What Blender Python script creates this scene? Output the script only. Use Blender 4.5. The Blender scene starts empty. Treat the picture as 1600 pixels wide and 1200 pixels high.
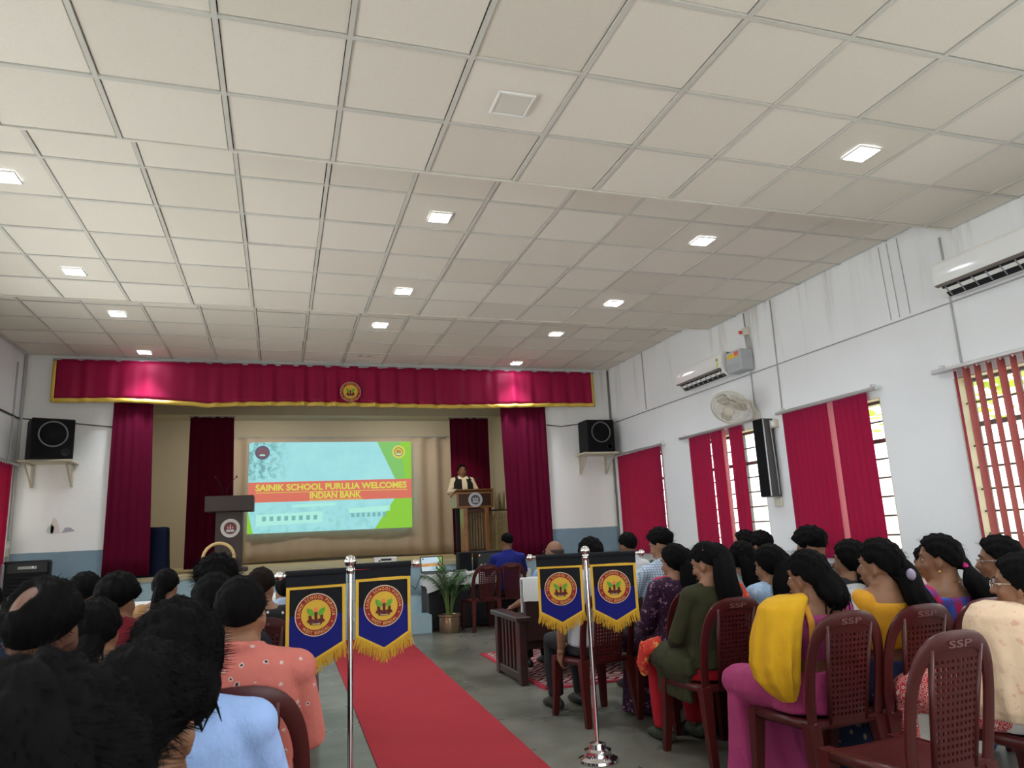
import bpy, math, random
import numpy as np
from mathutils import Matrix, Vector
random.seed(7); np.random.seed(7)
PI = math.pi
S = bpy.context.scene
COL = S.collection
# ---------------------------------------------------------------- camera, exposure, world, lights
cd = bpy.data.cameras.new('camera'); cam = bpy.data.objects.new('camera', cd); COL.objects.link(cam)
def _cam(yaw, pitch, roll):
    fwd = np.array([math.sin(yaw)*math.cos(pitch), math.cos(yaw)*math.cos(pitch), math.sin(pitch)])
    rt = np.array([math.cos(yaw), -math.sin(yaw), 0.]); dn = np.cross(fwd, rt)
    r2 = math.cos(roll)*rt + math.sin(roll)*dn; d2 = -math.sin(roll)*rt + math.cos(roll)*dn
    return r2, d2, fwd
_r, _d, _f = _cam(.3159, .2046, .0467)
cam.matrix_world = Matrix(((_r[0], -_d[0], -_f[0], 0), (_r[1], -_d[1], -_f[1], 0), (_r[2], -_d[2], -_f[2], 1.3), (0, 0, 0, 1)))
cd.sensor_width = 36; cd.lens = 1122.3/1600*36; cd.clip_start = .05; cd.clip_end = 200
S.camera = cam
cd.dof.use_dof = True; cd.dof.focus_distance = 6.0; cd.dof.aperture_fstop = 8.5
S.view_settings.view_transform = 'Standard'; S.view_settings.look = 'None'
S.view_settings.gamma = 1; S.view_settings.use_curve_mapping = False
S.view_settings.exposure = -0.08
w = bpy.data.worlds.new('sky'); S.world = w; w.use_nodes = True
bg = w.node_tree.nodes['Background']; bg.inputs[0].default_value = (.93, .97, 1, 1); bg.inputs[1].default_value = 4.0
S.cycles.use_denoising = True
S.cycles.max_bounces = 10; S.cycles.diffuse_bounces = 6; S.cycles.transparent_max_bounces = 12
S.cycles.sample_clamp_indirect = 6

sl_ = bpy.data.lights.new('sun', 'SUN'); sl_.energy = 7; sl_.angle = .02; sl_.color = (1, .95, .86)
so_ = bpy.data.objects.new('sun', sl_); COL.objects.link(so_); so_.rotation_euler = Vector((.42, .14, -.88)).to_track_quat('-Z', 'Y').to_euler()
def area(name, loc, direction, sx, sy, power, color=(1, 1, 1), spread=PI, portal=False):
    l = bpy.data.lights.new(name, 'AREA'); l.shape = 'RECTANGLE'; l.size = sx; l.size_y = sy
    l.energy = power; l.color = color; l.spread = spread
    if portal: l.cycles.is_portal = True
    o = bpy.data.objects.new(name, l); COL.objects.link(o); o.location = loc
    o.rotation_euler = Vector(direction).to_track_quat('-Z', 'Y').to_euler()
    return o
XL, XR, YF, YB = -3.41, 5.46, 11.25, -4.2
WIN_Y = [(9.62, 11.0), (7.25, 8.83), (5.38, 6.74), (3.22, 4.57), (1.05, 2.4), (-1.1, .25), (-3.25, -1.9)]
LWIN_Y = [(9.75, 11.1), (7.3, 8.75), (5.4, 6.75), (3.2, 4.55), (1.05, 2.4), (-1.1, .25), (-3.25, -1.9)]  # second window is unseen, added to brighten the far ceiling
WZ0, WZ1 = .95, 2.42
DAY = (.95, .98, 1.0)
# area lamps added at unseen windows, tilted up to brighten the ceiling like daylight
for (a, b) in WIN_Y[4:]:
    area('daylight_right', (XR+.3, (a+b)/2, 1.7), (-1, 0, .55), b-a, 1.45, 17, DAY, 2.2)
for (a, b) in LWIN_Y[1:]:
    area('daylight_left', (XL-.3, (a+b)/2, 1.7), (1, 0, .55), b-a, 1.45, 44 if a > 5 else 32 if a > 3 else 10, DAY, 2.2)
area('daylight_doors', (1.2, YB-.25, 1.3), (0, 1, .5), 5.6, 2.3, 16, DAY)  # lamp added in an unseen opening behind the camera
for (a, b) in WIN_Y[:4]:
    area('window_portal', (XR+.26, (a+b)/2, 1.69), (-1, 0, 0), b-a, 1.5, 1, portal=True)
LAMPS = [(3.66, 3.45, 0), (-1.85, 3.45, 0), (3.66, 1.6, 0), (1.2, 1.6, 0), (-1.85, 1.6, 0), (3.66, -.3, 0), (1.2, -.3, 0), (-1.85, -.3, 0), (1.2, -2.2, 0),
         (-1.85, 5.35, 1), (-1.86, 7.2, 1), (1.2, 5.37, 1), (3.67, 5.37, 1), (1.2, 7.22, 1), (3.65, 7.22, 1),
         (-1.86, 9.07, 2), (-1.86, 10.88, 2), (1.2, 9.08, 2), (3.67, 9.12, 2), (3.65, 10.88, 2)]
CZ = (3.68, 3.86, 4.03)
LAMP_W = 13

# ---------------------------------------------------------------- material helpers
def nt(m): return m.node_tree
def mat(name, color, rough=.7, metal=0., spec=.4, sheen=0., emit=None, es=1., bump=0., bscale=200., var=0., vscale=3., trans=0., coat=0.):
    m = bpy.data.materials.new(name); m.use_nodes = True
    t = m.node_tree; b = t.nodes['Principled BSDF']
    c = tuple(color)+(1,) if len(color) == 3 else tuple(color)
    b.inputs['Base Color'].default_value = c
    b.inputs['Roughness'].default_value = rough; b.inputs['Metallic'].default_value = metal
    b.inputs['Specular IOR Level'].default_value = spec
    if sheen: b.inputs['Sheen Weight'].default_value = sheen
    if coat: b.inputs['Coat Weight'].default_value = coat; b.inputs['Coat Roughness'].default_value = .1
    if emit is not None:
        b.inputs['Emission Color'].default_value = tuple(emit)+(1,); b.inputs['Emission Strength'].default_value = es
    tc = t.nodes.new('ShaderNodeTexCoord')
    if var:
        n = t.nodes.new('ShaderNodeTexNoise'); n.inputs['Scale'].default_value = vscale; n.inputs['Detail'].default_value = 4
        t.links.new(tc.outputs['Object'], n.inputs['Vector'])
        mx = mixc(t, n.outputs['Fac'], tuple(x*(1-var) for x in c[:3]), tuple(min(1, x*(1+var)) for x in c[:3]))
        t.links.new(mx, b.inputs['Base Color'])
    if bump:
        n = t.nodes.new('ShaderNodeTexNoise'); n.inputs['Scale'].default_value = bscale; n.inputs['Detail'].default_value = 3
        t.links.new(tc.outputs['Object'], n.inputs['Vector'])
        bp = t.nodes.new('ShaderNodeBump'); bp.inputs['Strength'].default_value = bump; bp.inputs['Distance'].default_value = .01
        t.links.new(n.outputs['Fac'], bp.inputs['Height']); t.links.new(bp.outputs['Normal'], b.inputs['Normal'])
    if trans:
        out = t.nodes['Material Output']; tr = t.nodes.new('ShaderNodeBsdfTranslucent'); tr.inputs[0].default_value = c
        mxs = t.nodes.new('ShaderNodeMixShader'); mxs.inputs[0].default_value = trans
        t.links.new(b.outputs[0], mxs.inputs[1]); t.links.new(tr.outputs[0], mxs.inputs[2]); t.links.new(mxs.outputs[0], out.inputs[0])
    return m
def mixc(t, fac, a, b, blend='MIX'):
    n = t.nodes.new('ShaderNodeMix'); n.data_type = 'RGBA'; n.blend_type = blend
    for sock, v in ((n.inputs[0], fac), (n.inputs[6], a), (n.inputs[7], b)):
        if isinstance(v, (int, float)): sock.default_value = v
        elif isinstance(v, (tuple, list)): sock.default_value = tuple(v)+(1,) if len(v) == 3 else tuple(v)
        else: t.links.new(v, sock)
    return n.outputs[2]
def math_(t, op, a, b=None, clamp=False):
    n = t.nodes.new('ShaderNodeMath'); n.operation = op; n.use_clamp = clamp
    for i, v in enumerate((a, b)):
        if v is None: continue
        if isinstance(v, (int, float)): n.inputs[i].default_value = v
        else: t.links.new(v, n.inputs[i])
    return n.outputs[0]
def smooth_(t, v, a, b):
    n = t.nodes.new('ShaderNodeMapRange'); n.interpolation_type = 'SMOOTHSTEP'
    t.links.new(v, n.inputs[0]); n.inputs[1].default_value = a; n.inputs[2].default_value = b
    return n.outputs[0]
def noise_(t, vec, scale, detail=3, rough=.5, sc=None):
    n = t.nodes.new('ShaderNodeTexNoise'); n.inputs['Scale'].default_value = scale; n.inputs['Detail'].default_value = detail; n.inputs['Roughness'].default_value = rough
    if sc:
        mp = t.nodes.new('ShaderNodeMapping'); mp.inputs['Scale'].default_value = sc; t.links.new(vec, mp.inputs[0]); vec = mp.outputs[0]
    t.links.new(vec, n.inputs['Vector']); return n.outputs['Fac']
def base(m):
    t = m.node_tree; tc = t.nodes.new('ShaderNodeTexCoord'); sp = t.nodes.new('ShaderNodeSeparateXYZ')
    t.links.new(tc.outputs['Object'], sp.inputs[0])
    return t, t.nodes['Principled BSDF'], tc.outputs['Object'], sp.outputs
def sv(x):  # 8 bit sRGB to linear
    return tuple((c/255/12.92 if c/255 <= .04045 else ((c/255+.055)/1.055)**2.4) for c in x)

# ---------------------------------------------------------------- mesh helpers
class MB:
    def __init__(self): self.v = []; self.f = []; self.m = []; self.n = 0
    def add(self, verts, faces, mi=0):
        o = self.n; self.v.extend([tuple(p) for p in verts]); self.n += len(verts)
        self.f.extend([tuple(i+o for i in f) for f in faces]); self.m.extend([mi]*len(faces)); return self
    def join(self, other, M=None, mi=None):
        vs = other.v if M is None else [tuple(M @ Vector(p)) for p in other.v]
        o = self.n; self.v.extend(vs); self.n += len(vs)
        self.f.extend([tuple(i+o for i in f) for f in other.f]); self.m.extend(other.m if mi is None else [mi]*len(other.f)); return self
    def warp(self, fn): self.v = [fn(p) for p in self.v]; return self
    def box(self, c, s, rz=0, b=0., mi=0, M=None):
        hx, hy, hz = s[0]/2, s[1]/2, s[2]/2
        if b <= 0:
            vs = [(x*hx, y*hy, z*hz) for x in (-1, 1) for y in (-1, 1) for z in (-1, 1)]
            fs = [(0, 1, 3, 2), (4, 6, 7, 5), (0, 4, 5, 1), (2, 3, 7, 6), (0, 2, 6, 4), (1, 5, 7, 3)]
        else:
            b = min(b, hx*.9, hy*.9, hz*.9); vs = []; idx = {}
            for x in (-1, 1):
                for y in (-1, 1):
                    for z in (-1, 1):
                        for k in range(3):
                            idx[x, y, z, k] = len(vs)
                            vs.append((x*(hx-(0 if k == 0 else b)), y*(hy-(0 if k == 1 else b)), z*(hz-(0 if k == 2 else b))))
            fs = []
            Q = ((-1, -1), (1, -1), (1, 1), (-1, 1))
            for sgn in (-1, 1):
                o = Q if sgn > 0 else Q[::-1]
                fs.append(tuple(idx[sgn, p, q, 0] for p, q in o))
                fs.append(tuple(idx[q, sgn, p, 1] for p, q in o))
                fs.append(tuple(idx[p, q, sgn, 2] for p, q in o))
            for a in (-1, 1):
                for c2 in (-1, 1):
                    e = [(idx[a, c2, -1, 0], idx[a, c2, 1, 0], idx[a, c2, 1, 1], idx[a, c2, -1, 1]),
                         (idx[a, -1, c2, 0], idx[a, 1, c2, 0], idx[a, 1, c2, 2], idx[a, -1, c2, 2]),
                         (idx[-1, a, c2, 1], idx[1, a, c2, 1], idx[1, a, c2, 2], idx[-1, a, c2, 2])]
                    sg = a*c2
                    fs.append(e[0] if sg < 0 else e[0][::-1]); fs.append(e[1] if sg > 0 else e[1][::-1]); fs.append(e[2] if sg < 0 else e[2][::-1])
            for x in (-1, 1):
                for y in (-1, 1):
                    for z in (-1, 1):
                        t3 = (idx[x, y, z, 0], idx[x, y, z, 1], idx[x, y, z, 2]); fs.append(t3 if x*y*z > 0 else t3[::-1])
        T = Matrix.Translation(Vector(c)) @ (M if M is not None else Matrix.Rotation(rz, 4, 'Z'))
        return self.add([tuple(T @ Vector(p)) for p in vs], fs, mi)
    def loft(self, rings, mi=0, cap=True, closed=False):
        n = len(rings[0]); vs = [p for r in rings for p in r]; fs = []
        R = len(rings)
        for i in range(R if closed else R-1):
            a, b2 = i*n, ((i+1) % R)*n
            for j in range(n):
                k = (j+1) % n; fs.append((a+j, a+k, b2+k, b2+j))
        if cap and not closed:
            fs.append(tuple(range(n))[::-1]); fs.append(tuple((R-1)*n+j for j in range(n)))
        return self.add(vs, fs, mi)
    def tube(self, pts, rad, n=8, mi=0, flat=None, up=None, round_=False, closed=False):
        pts = [Vector(p) for p in pts]; L = len(pts)
        if not hasattr(rad, '__len__'): rad = [rad]*L
        if round_:   # rounded ends
            p0, p1 = pts[0], pts[-1]; d0 = (pts[0]-pts[1]).normalized(); d1 = (pts[-1]-pts[-2]).normalized()
            a, b2 = rad[0], rad[-1]
            pts = [p0+d0*a*.98, p0+d0*a*.7]+pts+[p1+d1*b2*.7, p1+d1*b2*.98]; rad = [a*.2, a*.7]+list(rad)+[b2*.7, b2*.2]; L = len(pts)
        rings = []; u = None
        for i in range(L):
            if closed: t = pts[(i+1) % L]-pts[i-1]
            else: t = pts[min(i+1, L-1)]-pts[max(i-1, 0)]
            t.normalize()
            if u is None:
                u = Vector(up) if up else (Vector((0, 0, 1)) if abs(t.z) < .9 else Vector((1, 0, 0)))
            u = Vector(up) if up else u
            u = (u-t*u.dot(t)); u.normalize(); s = t.cross(u)
            fl = flat if flat else 1.
            rings.append([tuple(pts[i]+(u*math.cos(2*PI*k/n)*rad[i]*fl+s*math.sin(2*PI*k/n)*rad[i])) for k in range(n)])
        rings = [r[::-1] for r in rings]
        return self.loft(rings, mi, closed=closed)
    def ell(self, c, r, n=16, m=10, mi=0, M=None):
        vs = []; fs = []; c = Vector(c)
        if not hasattr(r, '__len__'): r = (r, r, r)
        def P(p): return tuple(c+(M @ Vector(p) if M is not None else Vector(p)))
        vs.append(P((0, 0, -r[2])))
        for i in range(1, m):
            a = -PI/2+PI*i/m
            for j in range(n):
                b2 = 2*PI*j/n; vs.append(P((r[0]*math.cos(a)*math.cos(b2), r[1]*math.cos(a)*math.sin(b2), r[2]*math.sin(a))))
        vs.append(P((0, 0, r[2]))); top = len(vs)-1
        for j in range(n): k = (j+1) % n; fs.append((0, 1+k, 1+j)); fs.append((top, top-n+j, top-n+k))
        for i in range(m-2):
            for j in range(n):
                k = (j+1) % n; a = 1+i*n; fs.append((a+j, a+k, a+n+k, a+n+j))
        return self.add(vs, fs, mi)
    def lathe(self, prof, n=24, c=(0, 0, 0), mi=0, M=None):
        rings = []
        for r, z in prof:
            ring = [Vector((r*math.cos(2*PI*k/n), r*math.sin(2*PI*k/n), z)) for k in range(n)]
            rings.append([tuple(Vector(c)+(M @ p if M is not None else p)) for p in ring])
        return self.loft(rings, mi)
    def cyl(self, a, b, r, n=12, mi=0): return self.tube([a, b], r, n, mi)
    def prism(self, poly, thick, M=None, mi=0):   # poly in local xz plane, thickness along -y..0
        n = len(poly); M = M or Matrix.Identity(4)
        ar = sum(poly[i][0]*poly[(i+1) % n][1]-poly[(i+1) % n][0]*poly[i][1] for i in range(n))
        if ar < 0: poly = poly[::-1]
        f = [tuple(M @ Vector((x, -thick/2, z))) for x, z in poly]; bk = [tuple(M @ Vector((x, thick/2, z))) for x, z in poly]
        fs = [tuple(range(n)), tuple(range(2*n-1, n-1, -1))]+[(i, n+i, n+(i+1) % n, (i+1) % n) for i in range(n)]
        return self.add(f+bk, fs, mi)
    def mesh(self, name, mats, smooth=False):
        me = bpy.data.meshes.new(name); me.from_pydata(self.v, [], self.f); me.update()
        for mt in (mats if isinstance(mats, (list, tuple)) else [mats]): me.materials.append(mt)
        me.polygons.foreach_set('material_index', [int(q) for q in self.m])
        if smooth is True: me.polygons.foreach_set('use_smooth', [True]*len(self.f))
        elif smooth:
            me.polygons.foreach_set('use_smooth', [True]*len(self.f)); me.set_sharp_from_angle(angle=math.radians(smooth))
        return me
    def obj(self, name, mats, parent=None, smooth=False, loc=None, **kw):
        return put(name, self.mesh(name, mats, smooth), parent, loc, **kw)
def put(name, me, parent=None, loc=None, rz=None, **kw):
    o = bpy.data.objects.new(name, me); COL.objects.link(o)
    if parent is not None: o.parent = parent
    if loc is not None: o.location = loc
    if rz is not None: o.rotation_euler = (0, 0, rz)
    for k, v in kw.items():
        if v is not None: o[k] = v
    return o
def thing(name, label, cat, loc=(0, 0, 0), rz=0, group=None):
    return put(name, None, None, loc, rz, label=label, category=cat, group=group)
KIDS = {}
def dup(root, loc, rz=0, label=None):
    r = root.copy(); COL.objects.link(r); r.location = loc; r.rotation_euler = (0, 0, rz)
    if label: r['label'] = label
    for ch in root.children:
        c = ch.copy(); COL.objects.link(c); c.parent = r
        for g in ch.children:
            d = g.copy(); COL.objects.link(d); d.parent = c
    return r
def struct(name, mb, mats, **kw): return mb.obj(name, mats, kind='structure', **kw)

# ---------------------------------------------------------------- glyph outlines (flat text meshes)
GL = {}
def prep_text(strings, bold=.012):
    tmp = []
    for s in strings:
        cu = bpy.data.curves.new('t', 'FONT'); cu.body = s; cu.size = 1; cu.align_x = 'CENTER'; cu.align_y = 'CENTER'; cu.offset = bold; cu.resolution_u = 3
        o = bpy.data.objects.new('t', cu); COL.objects.link(o); tmp.append((s, o, cu))
    dg = bpy.context.evaluated_depsgraph_get()
    for s, o, cu in tmp:
        me = o.evaluated_get(dg).to_mesh()
        vs = np.array([v.co[:2] for v in me.vertices]); fs = [tuple(p.vertices) for p in me.polygons]
        if len(vs): lo, hi = vs.min(0), vs.max(0)
        else: lo = hi = np.zeros(2)
        GL[s] = (vs, fs, lo, hi); o.evaluated_get(dg).to_mesh_clear()
    for s, o, cu in tmp: bpy.data.objects.remove(o); bpy.data.curves.remove(cu)
def text(mb, s, M, width=None, height=None, mi=0):
    """lay string s centred at the origin of M, in M's local xz plane facing -y"""
    vs, fs, lo, hi = GL[s]; c = (lo+hi)/2; sz = hi-lo
    kx = (width/sz[0]) if width else None; kz = (height/sz[1]) if height else None
    kx = kx or kz; kz = kz or kx
    mb.add([tuple(M @ Vector(((x-c[0])*kx, 0, (z-c[1])*kz))) for x, z in vs], fs, mi)
def arc_text(mb, s, M, r, h, a0, a1, mi=0, inside=False, y=0.):
    """letters of s along a circle of radius r from angle a0 to a1 (degrees, measured from +x)"""
    n = len(s)
    ws = [(GL[c][3][0]-GL[c][2][0]+.16 if c != ' ' else .45) for c in s]; tot = sum(ws); acc = 0
    for c, wd in zip(s, ws):
        a = math.radians(a0+(a1-a0)*(acc+wd/2)/tot); acc += wd
        if c == ' ': continue
        vs, fs, lo, hi = GL[c]; cc = ((lo[0]+hi[0])/2, .36); k = h/.72
        rot = a-PI/2 if not inside else a+PI/2
        ca, sa = math.cos(rot), math.sin(rot)
        pts = []
        for x, z in vs:
            px, pz = (x-cc[0])*k*.85, (z-(lo[1]+hi[1])/2)*k
            pts.append(tuple(M @ Vector((r*math.cos(a)+px*ca-pz*sa, y, r*math.sin(a)+px*sa+pz*ca))))
        mb.add(pts, fs, mi)
def disc(mb, M, r0, r1, y=0., n=40, mi=0, steps=5):
    """flat disc or annulus in M's xz plane, in concentric rings so it can follow a bent cloth"""
    rs = [r0+(r1-r0)*k/steps for k in range(steps+1)]
    P = lambda r, k: tuple(M @ Vector((r*math.cos(2*PI*k/n), y, r*math.sin(2*PI*k/n))))
    if r0 <= 0:
        vs = [tuple(M @ Vector((0, y, 0)))]+[P(r, k) for r in rs[1:] for k in range(n)]
        fs = [(0, 1+k, 1+(k+1) % n) for k in range(n)]+[(1+i*n+k, 1+(i+1)*n+k, 1+(i+1)*n+(k+1) % n, 1+i*n+(k+1) % n) for i in range(steps-1) for k in range(n)]
    else:
        vs = [P(r, k) for r in rs for k in range(n)]
        fs = [(i*n+k, (i+1)*n+k, (i+1)*n+(k+1) % n, i*n+(k+1) % n) for i in range(steps) for k in range(n)]
    mb.add(vs, fs, mi)
prep_text(['SSP']+sorted(set('SAINIK SCHOOL PURULIA WEST BENGAL')-{' '}))
prep_text(['SAINIK SCHOOL PURULIA WELCOMES', 'INDIAN BANK'], .035)
EM_MATS = None
def emblem(M, r, palette=None):
    """school crest: ringed disc with lettering, three torch columns, two leaves and a flame, facing -y of M"""
    mb = MB()
    e = max(.0011, r*.010)
    n = 48
    # rim drum so the badge has thickness
    mb.loft([[tuple(M @ Vector((r*math.cos(2*PI*k/n), yy, r*math.sin(2*PI*k/n)))) for k in range(n)] for yy in (0, -e)], 0, cap=False)
    disc(mb, M, 0, r, -e, n, 0)
    disc(mb, M, r*.70, r*.96, -2*e, n, 1)
    disc(mb, M, 0, r*.70, -1.6*e, n, 2)
    if r > .04:
        arc_text(mb, 'SAINIK SCHOOL PURULIA', M, r*.83, r*.15, 188, -8, 3, y=-3*e)
        arc_text(mb, 'WEST BENGAL', M, r*.83, r*.15, 222, 318, 3, inside=True, y=-3*e)
        for a in (205, 335):
            A = math.radians(a); disc(mb, M @ Matrix.Translation((r*.83*math.cos(A), 0, r*.83*math.sin(A))), 0, r*.035, -3*e, 6, 3)
    def poly(pts, y, mi): mb.prism([(x*r, z*r) for x, z in pts], e, M @ Matrix.Translation((0, y*e, 0)), mi)
    for x in (-.27, 0, .27):
        top = .12 if x == 0 else -.02
        poly([(x-.06, -.36), (x+.06, -.36), (x+.075, top), (x-.075, top)], -3, 4)
    poly([(-.42, -.34), (.42, -.34), (.40, -.22), (.2, -.16), (0, -.26), (-.2, -.16), (-.40, -.22)], -3.6, 4)
    poly([(-.26, -.46), (.26, -.46), (.30, -.35), (-.30, -.35)], -4, 4)
    poly([(-.20, -.435), (.20, -.435), (.20, -.405), (-.20, -.405)], -4.8, 0)
    for s in (-1, 1):
        poly([(s*.12, -.02), (s*.10, .12), (s*.2, .26), (s*.42, .34), (s*.42, .18), (s*.34, .04), (s*.22, -.06)], -3.6, 5)
    nfl = 10
    pts = [((.10 if k % 2 == 0 else .075)*math.cos(2*PI*k/20), .23+(.12 if k % 2 == 0 else .085)*math.sin(2*PI*k/20)) for k in range(20)]
    poly(pts, -3.8, 6)
    return mb
# ---------------------------------------------------------------- materials of the setting
def wall_mat(name, base_c, dado=None, dado_z=1.34, stain=1.):
    m = mat(name, base_c, .75, spec=.25); t, b, oc, xyz = base(m)
    n1 = noise_(t, oc, 1.3, 5); c1 = mixc(t, n1, tuple(x*.93 for x in base_c), tuple(min(1, x*1.04) for x in base_c))
    streak = noise_(t, oc, 1.0, 5, .65, (5, 5, .4))            # damp streaks running down from the roof
    z = xyz[2]
    up = smooth_(t, z, 2.7, 4.0)
    st = math_(t, 'MULTIPLY', smooth_(t, streak, .52, .74), up); st = math_(t, 'MULTIPLY', st, .5*stain)
    c2 = mixc(t, st, c1, (.36, .31, .24))
    blot = smooth_(t, noise_(t, oc, 5.5, 6, .7), .66, .8); c2 = mixc(t, math_(t, 'MULTIPLY', blot, .25*stain), c2, (.5, .46, .4))
    if dado:
        edge = math_(t, 'ADD', z, math_(t, 'MULTIPLY', noise_(t, oc, 8, 2), .012))
        lt = math_(t, 'LESS_THAN', edge, dado_z)
        dn = mixc(t, noise_(t, oc, 4, 6, .65), tuple(x*.75 for x in dado), tuple(x*1.2 for x in dado))
        c2 = mixc(t, lt, c2, dn)
    t.links.new(c2, b.inputs['Base Color'])
    bp = t.nodes.new('ShaderNodeBump'); bp.inputs['Strength'].default_value = .25; bp.inputs['Distance'].default_value = .01
    t.links.new(noise_(t, oc, 14, 5), bp.inputs['Height']); t.links.new(bp.outputs[0], b.inputs['Normal'])
    return m
BLUE = (.20, .285, .345)
M_WALL = wall_mat('wall_paint', (.80, .81, .82))
M_WALLF = wall_mat('front_wall_paint', (.79, .78, .755), BLUE)
M_STAGEW = wall_mat('stage_wall_paint', (.52, .47, .36), stain=.5)
M_STEP = mat('blue_step_paint', (.34, .47, .53), .6, var=.18, vscale=5, bump=.2, bscale=30)
def floor_mat():
    m = mat('floor_stone', (.2, .2, .17), .35, spec=.5); t, b, oc, xyz = base(m)
    c = mixc(t, smooth_(t, noise_(t, oc, .9, 8, .65), .3, .7), (.080, .078, .060), (.185, .18, .145))
    c = mixc(t, math_(t, 'MULTIPLY', smooth_(t, noise_(t, oc, 5, 6, .6), .4, .75), .3), c, (.21, .205, .175))
    v = t.nodes.new('ShaderNodeTexVoronoi'); v.inputs['Scale'].default_value = 90; t.links.new(oc, v.inputs['Vector'])
    c = mixc(t, .12, c, v.outputs['Color'], 'SOFT_LIGHT')
    t.links.new(c, b.inputs['Base Color'])
    r = math_(t, 'ADD', math_(t, 'MULTIPLY', noise_(t, oc, 2.2, 5), .3), .16); t.links.new(r, b.inputs['Roughness'])
    return m
M_FLOOR = floor_mat()
def tile_mat():
    m = mat('ceiling_tile_board', (.7, .66, .58), .85, spec=.2); t, b, oc, xyz = base(m)
    oi = t.nodes.new('ShaderNodeObjectInfo')
    c = mixc(t, oi.outputs['Random'], (.73, .68, .585), (.82, .77, .675))
    c = mixc(t, math_(t, 'MULTIPLY', smooth_(t, noise_(t, oc, 240, 2), .5, .62), .12), c, (.42, .4, .36))
    bw = smooth_(t, noise_(t, oc, 3, 4, .6, (1, 1, 1)), .62, .85); c = mixc(t, math_(t, 'MULTIPLY', bw, .15), c, (.5, .42, .32))
    t.links.new(c, b.inputs['Base Color'])
    bp = t.nodes.new('ShaderNodeBump'); bp.inputs['Strength'].default_value = .15; bp.inputs['Distance'].default_value = .004
    t.links.new(noise_(t, oc, 160, 3), bp.inputs['Height']); t.links.new(bp.outputs[0], b.inputs['Normal'])
    return m
M_TILE = tile_mat()
M_RAIL = mat('ceiling_rail_paint', (.62, .60, .54), .5, var=.1)
M_GAP = mat('dark_void', (.05, .05, .05), .9)
M_WHITE = mat('white_plastic', (.82, .81, .78), .35)
M_IVORY = mat('aged_ivory_plastic', (.66, .62, .52), .45, var=.06)
M_LED = mat('led_diffuser', (.9, .9, .9), .5, emit=(.86, .93, 1), es=60)
M_BLACK = mat('black_plastic', (.012, .012, .013), .45)
M_BLACKM = mat('black_cabinet', (.008, .008, .009), .6, spec=.2, bump=.25, bscale=120)
M_GRILLE = mat('black_cloth_grille', (.007, .007, .008), .85, spec=.15, bump=.4, bscale=400)
M_GREYP = mat('grey_painted_metal', (.33, .34, .35), .45, metal=.2, var=.1)
M_STEEL = mat('chrome_steel', (.82, .80, .80), .12, metal=1.)
M_ALU = mat('aluminium', (.7, .71, .72), .35, metal=.9)
M_CABLE = mat('grey_cable', (.46, .45, .43), .6)
M_DCABLE = mat('dark_cable', (.05, .045, .04), .6)

# ---------------------------------------------------------------- room shell
def slab(x0, x1, y0, y1, z0, z1, mb=None, mi=0):
    mb = mb or MB(); return mb.box(((x0+x1)/2, (y0+y1)/2, (z0+z1)/2), (x1-x0, y1-y0, z1-z0), mi=mi)
struct('floor', slab(XL-.2, XR+.2, YB-.2, YF+.2, -.1, 0), M_FLOOR)
def wall_with_windows(name, x0, x1, wins, m):
    mb = MB(); ys = YB-.2
    for a, b in sorted(wins):
        slab(x0, x1, ys, a, 0, 4.3, mb); slab(x0, x1, a, b, 0, WZ0, mb); slab(x0, x1, a, b, WZ1, 4.3, mb); ys = b
    slab(x0, x1, ys, YF+.2, 0, 4.3, mb)
    return struct(name, mb, m)
wall_with_windows('wall_right', XR, XR+.22, WIN_Y, M_WALL)
wall_with_windows('wall_left', XL-.22, XL, LWIN_Y, M_WALL)
OX0, OX1, SZ, OZ = -2.27, 4.23, .93, 3.62
mb = slab(XL, OX0, YF, YF+.22, 0, 4.3); slab(OX1, XR, YF, YF+.22, 0, 4.3, mb); slab(OX0, OX1, YF, YF+.22, OZ, 4.3, mb)
struct('wall_front', mb, M_WALLF)
mb = slab(XL, -1.8, YB-.2, YB, 0, 4.3); slab(4.2, XR, YB-.2, YB, 0, 4.3, mb); slab(-1.8, 4.2, YB-.2, YB, 2.5, 4.3, mb)
struct('wall_back', mb, M_WALL)
# ceiling: three stepped decks of square boards in a metal grid, higher towards the stage
T = .61; CX0 = .2805
XS = sorted([XL]+[CX0+T*c for c in range(-6, 9)]+[XR])
XS = [x for x in XS if XL <= x <= XR]
decks = [(CZ[0], [3.1263+T*r for r in range(-12, 3)]), (CZ[1], [4.352]+[5.0213+T*r for r in range(0, 5)]+[8.05]), (CZ[2], [8.05]+[8.744+T*r for r in range(0, 5)]+[YF])]
mb = MB()
slab(XL, XR, YB, 4.346, CZ[0]+.03, CZ[0]+.5, mb); slab(XL, XR, 4.346, 8.05, CZ[1]+.03, CZ[1]+.4, mb); slab(XL, XR, 8.05, YF, CZ[2]+.03, CZ[2]+.3, mb)
slab(XL, XR, YB, 3.1263-T*12, CZ[0], CZ[0]+.03, mb, 1)
ceiling = struct('ceiling', mb, [M_GAP, M_TILE])
tiles = {}; rest = MB()
LT = {}
for (lx, ly, d) in LAMPS: pass
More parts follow.
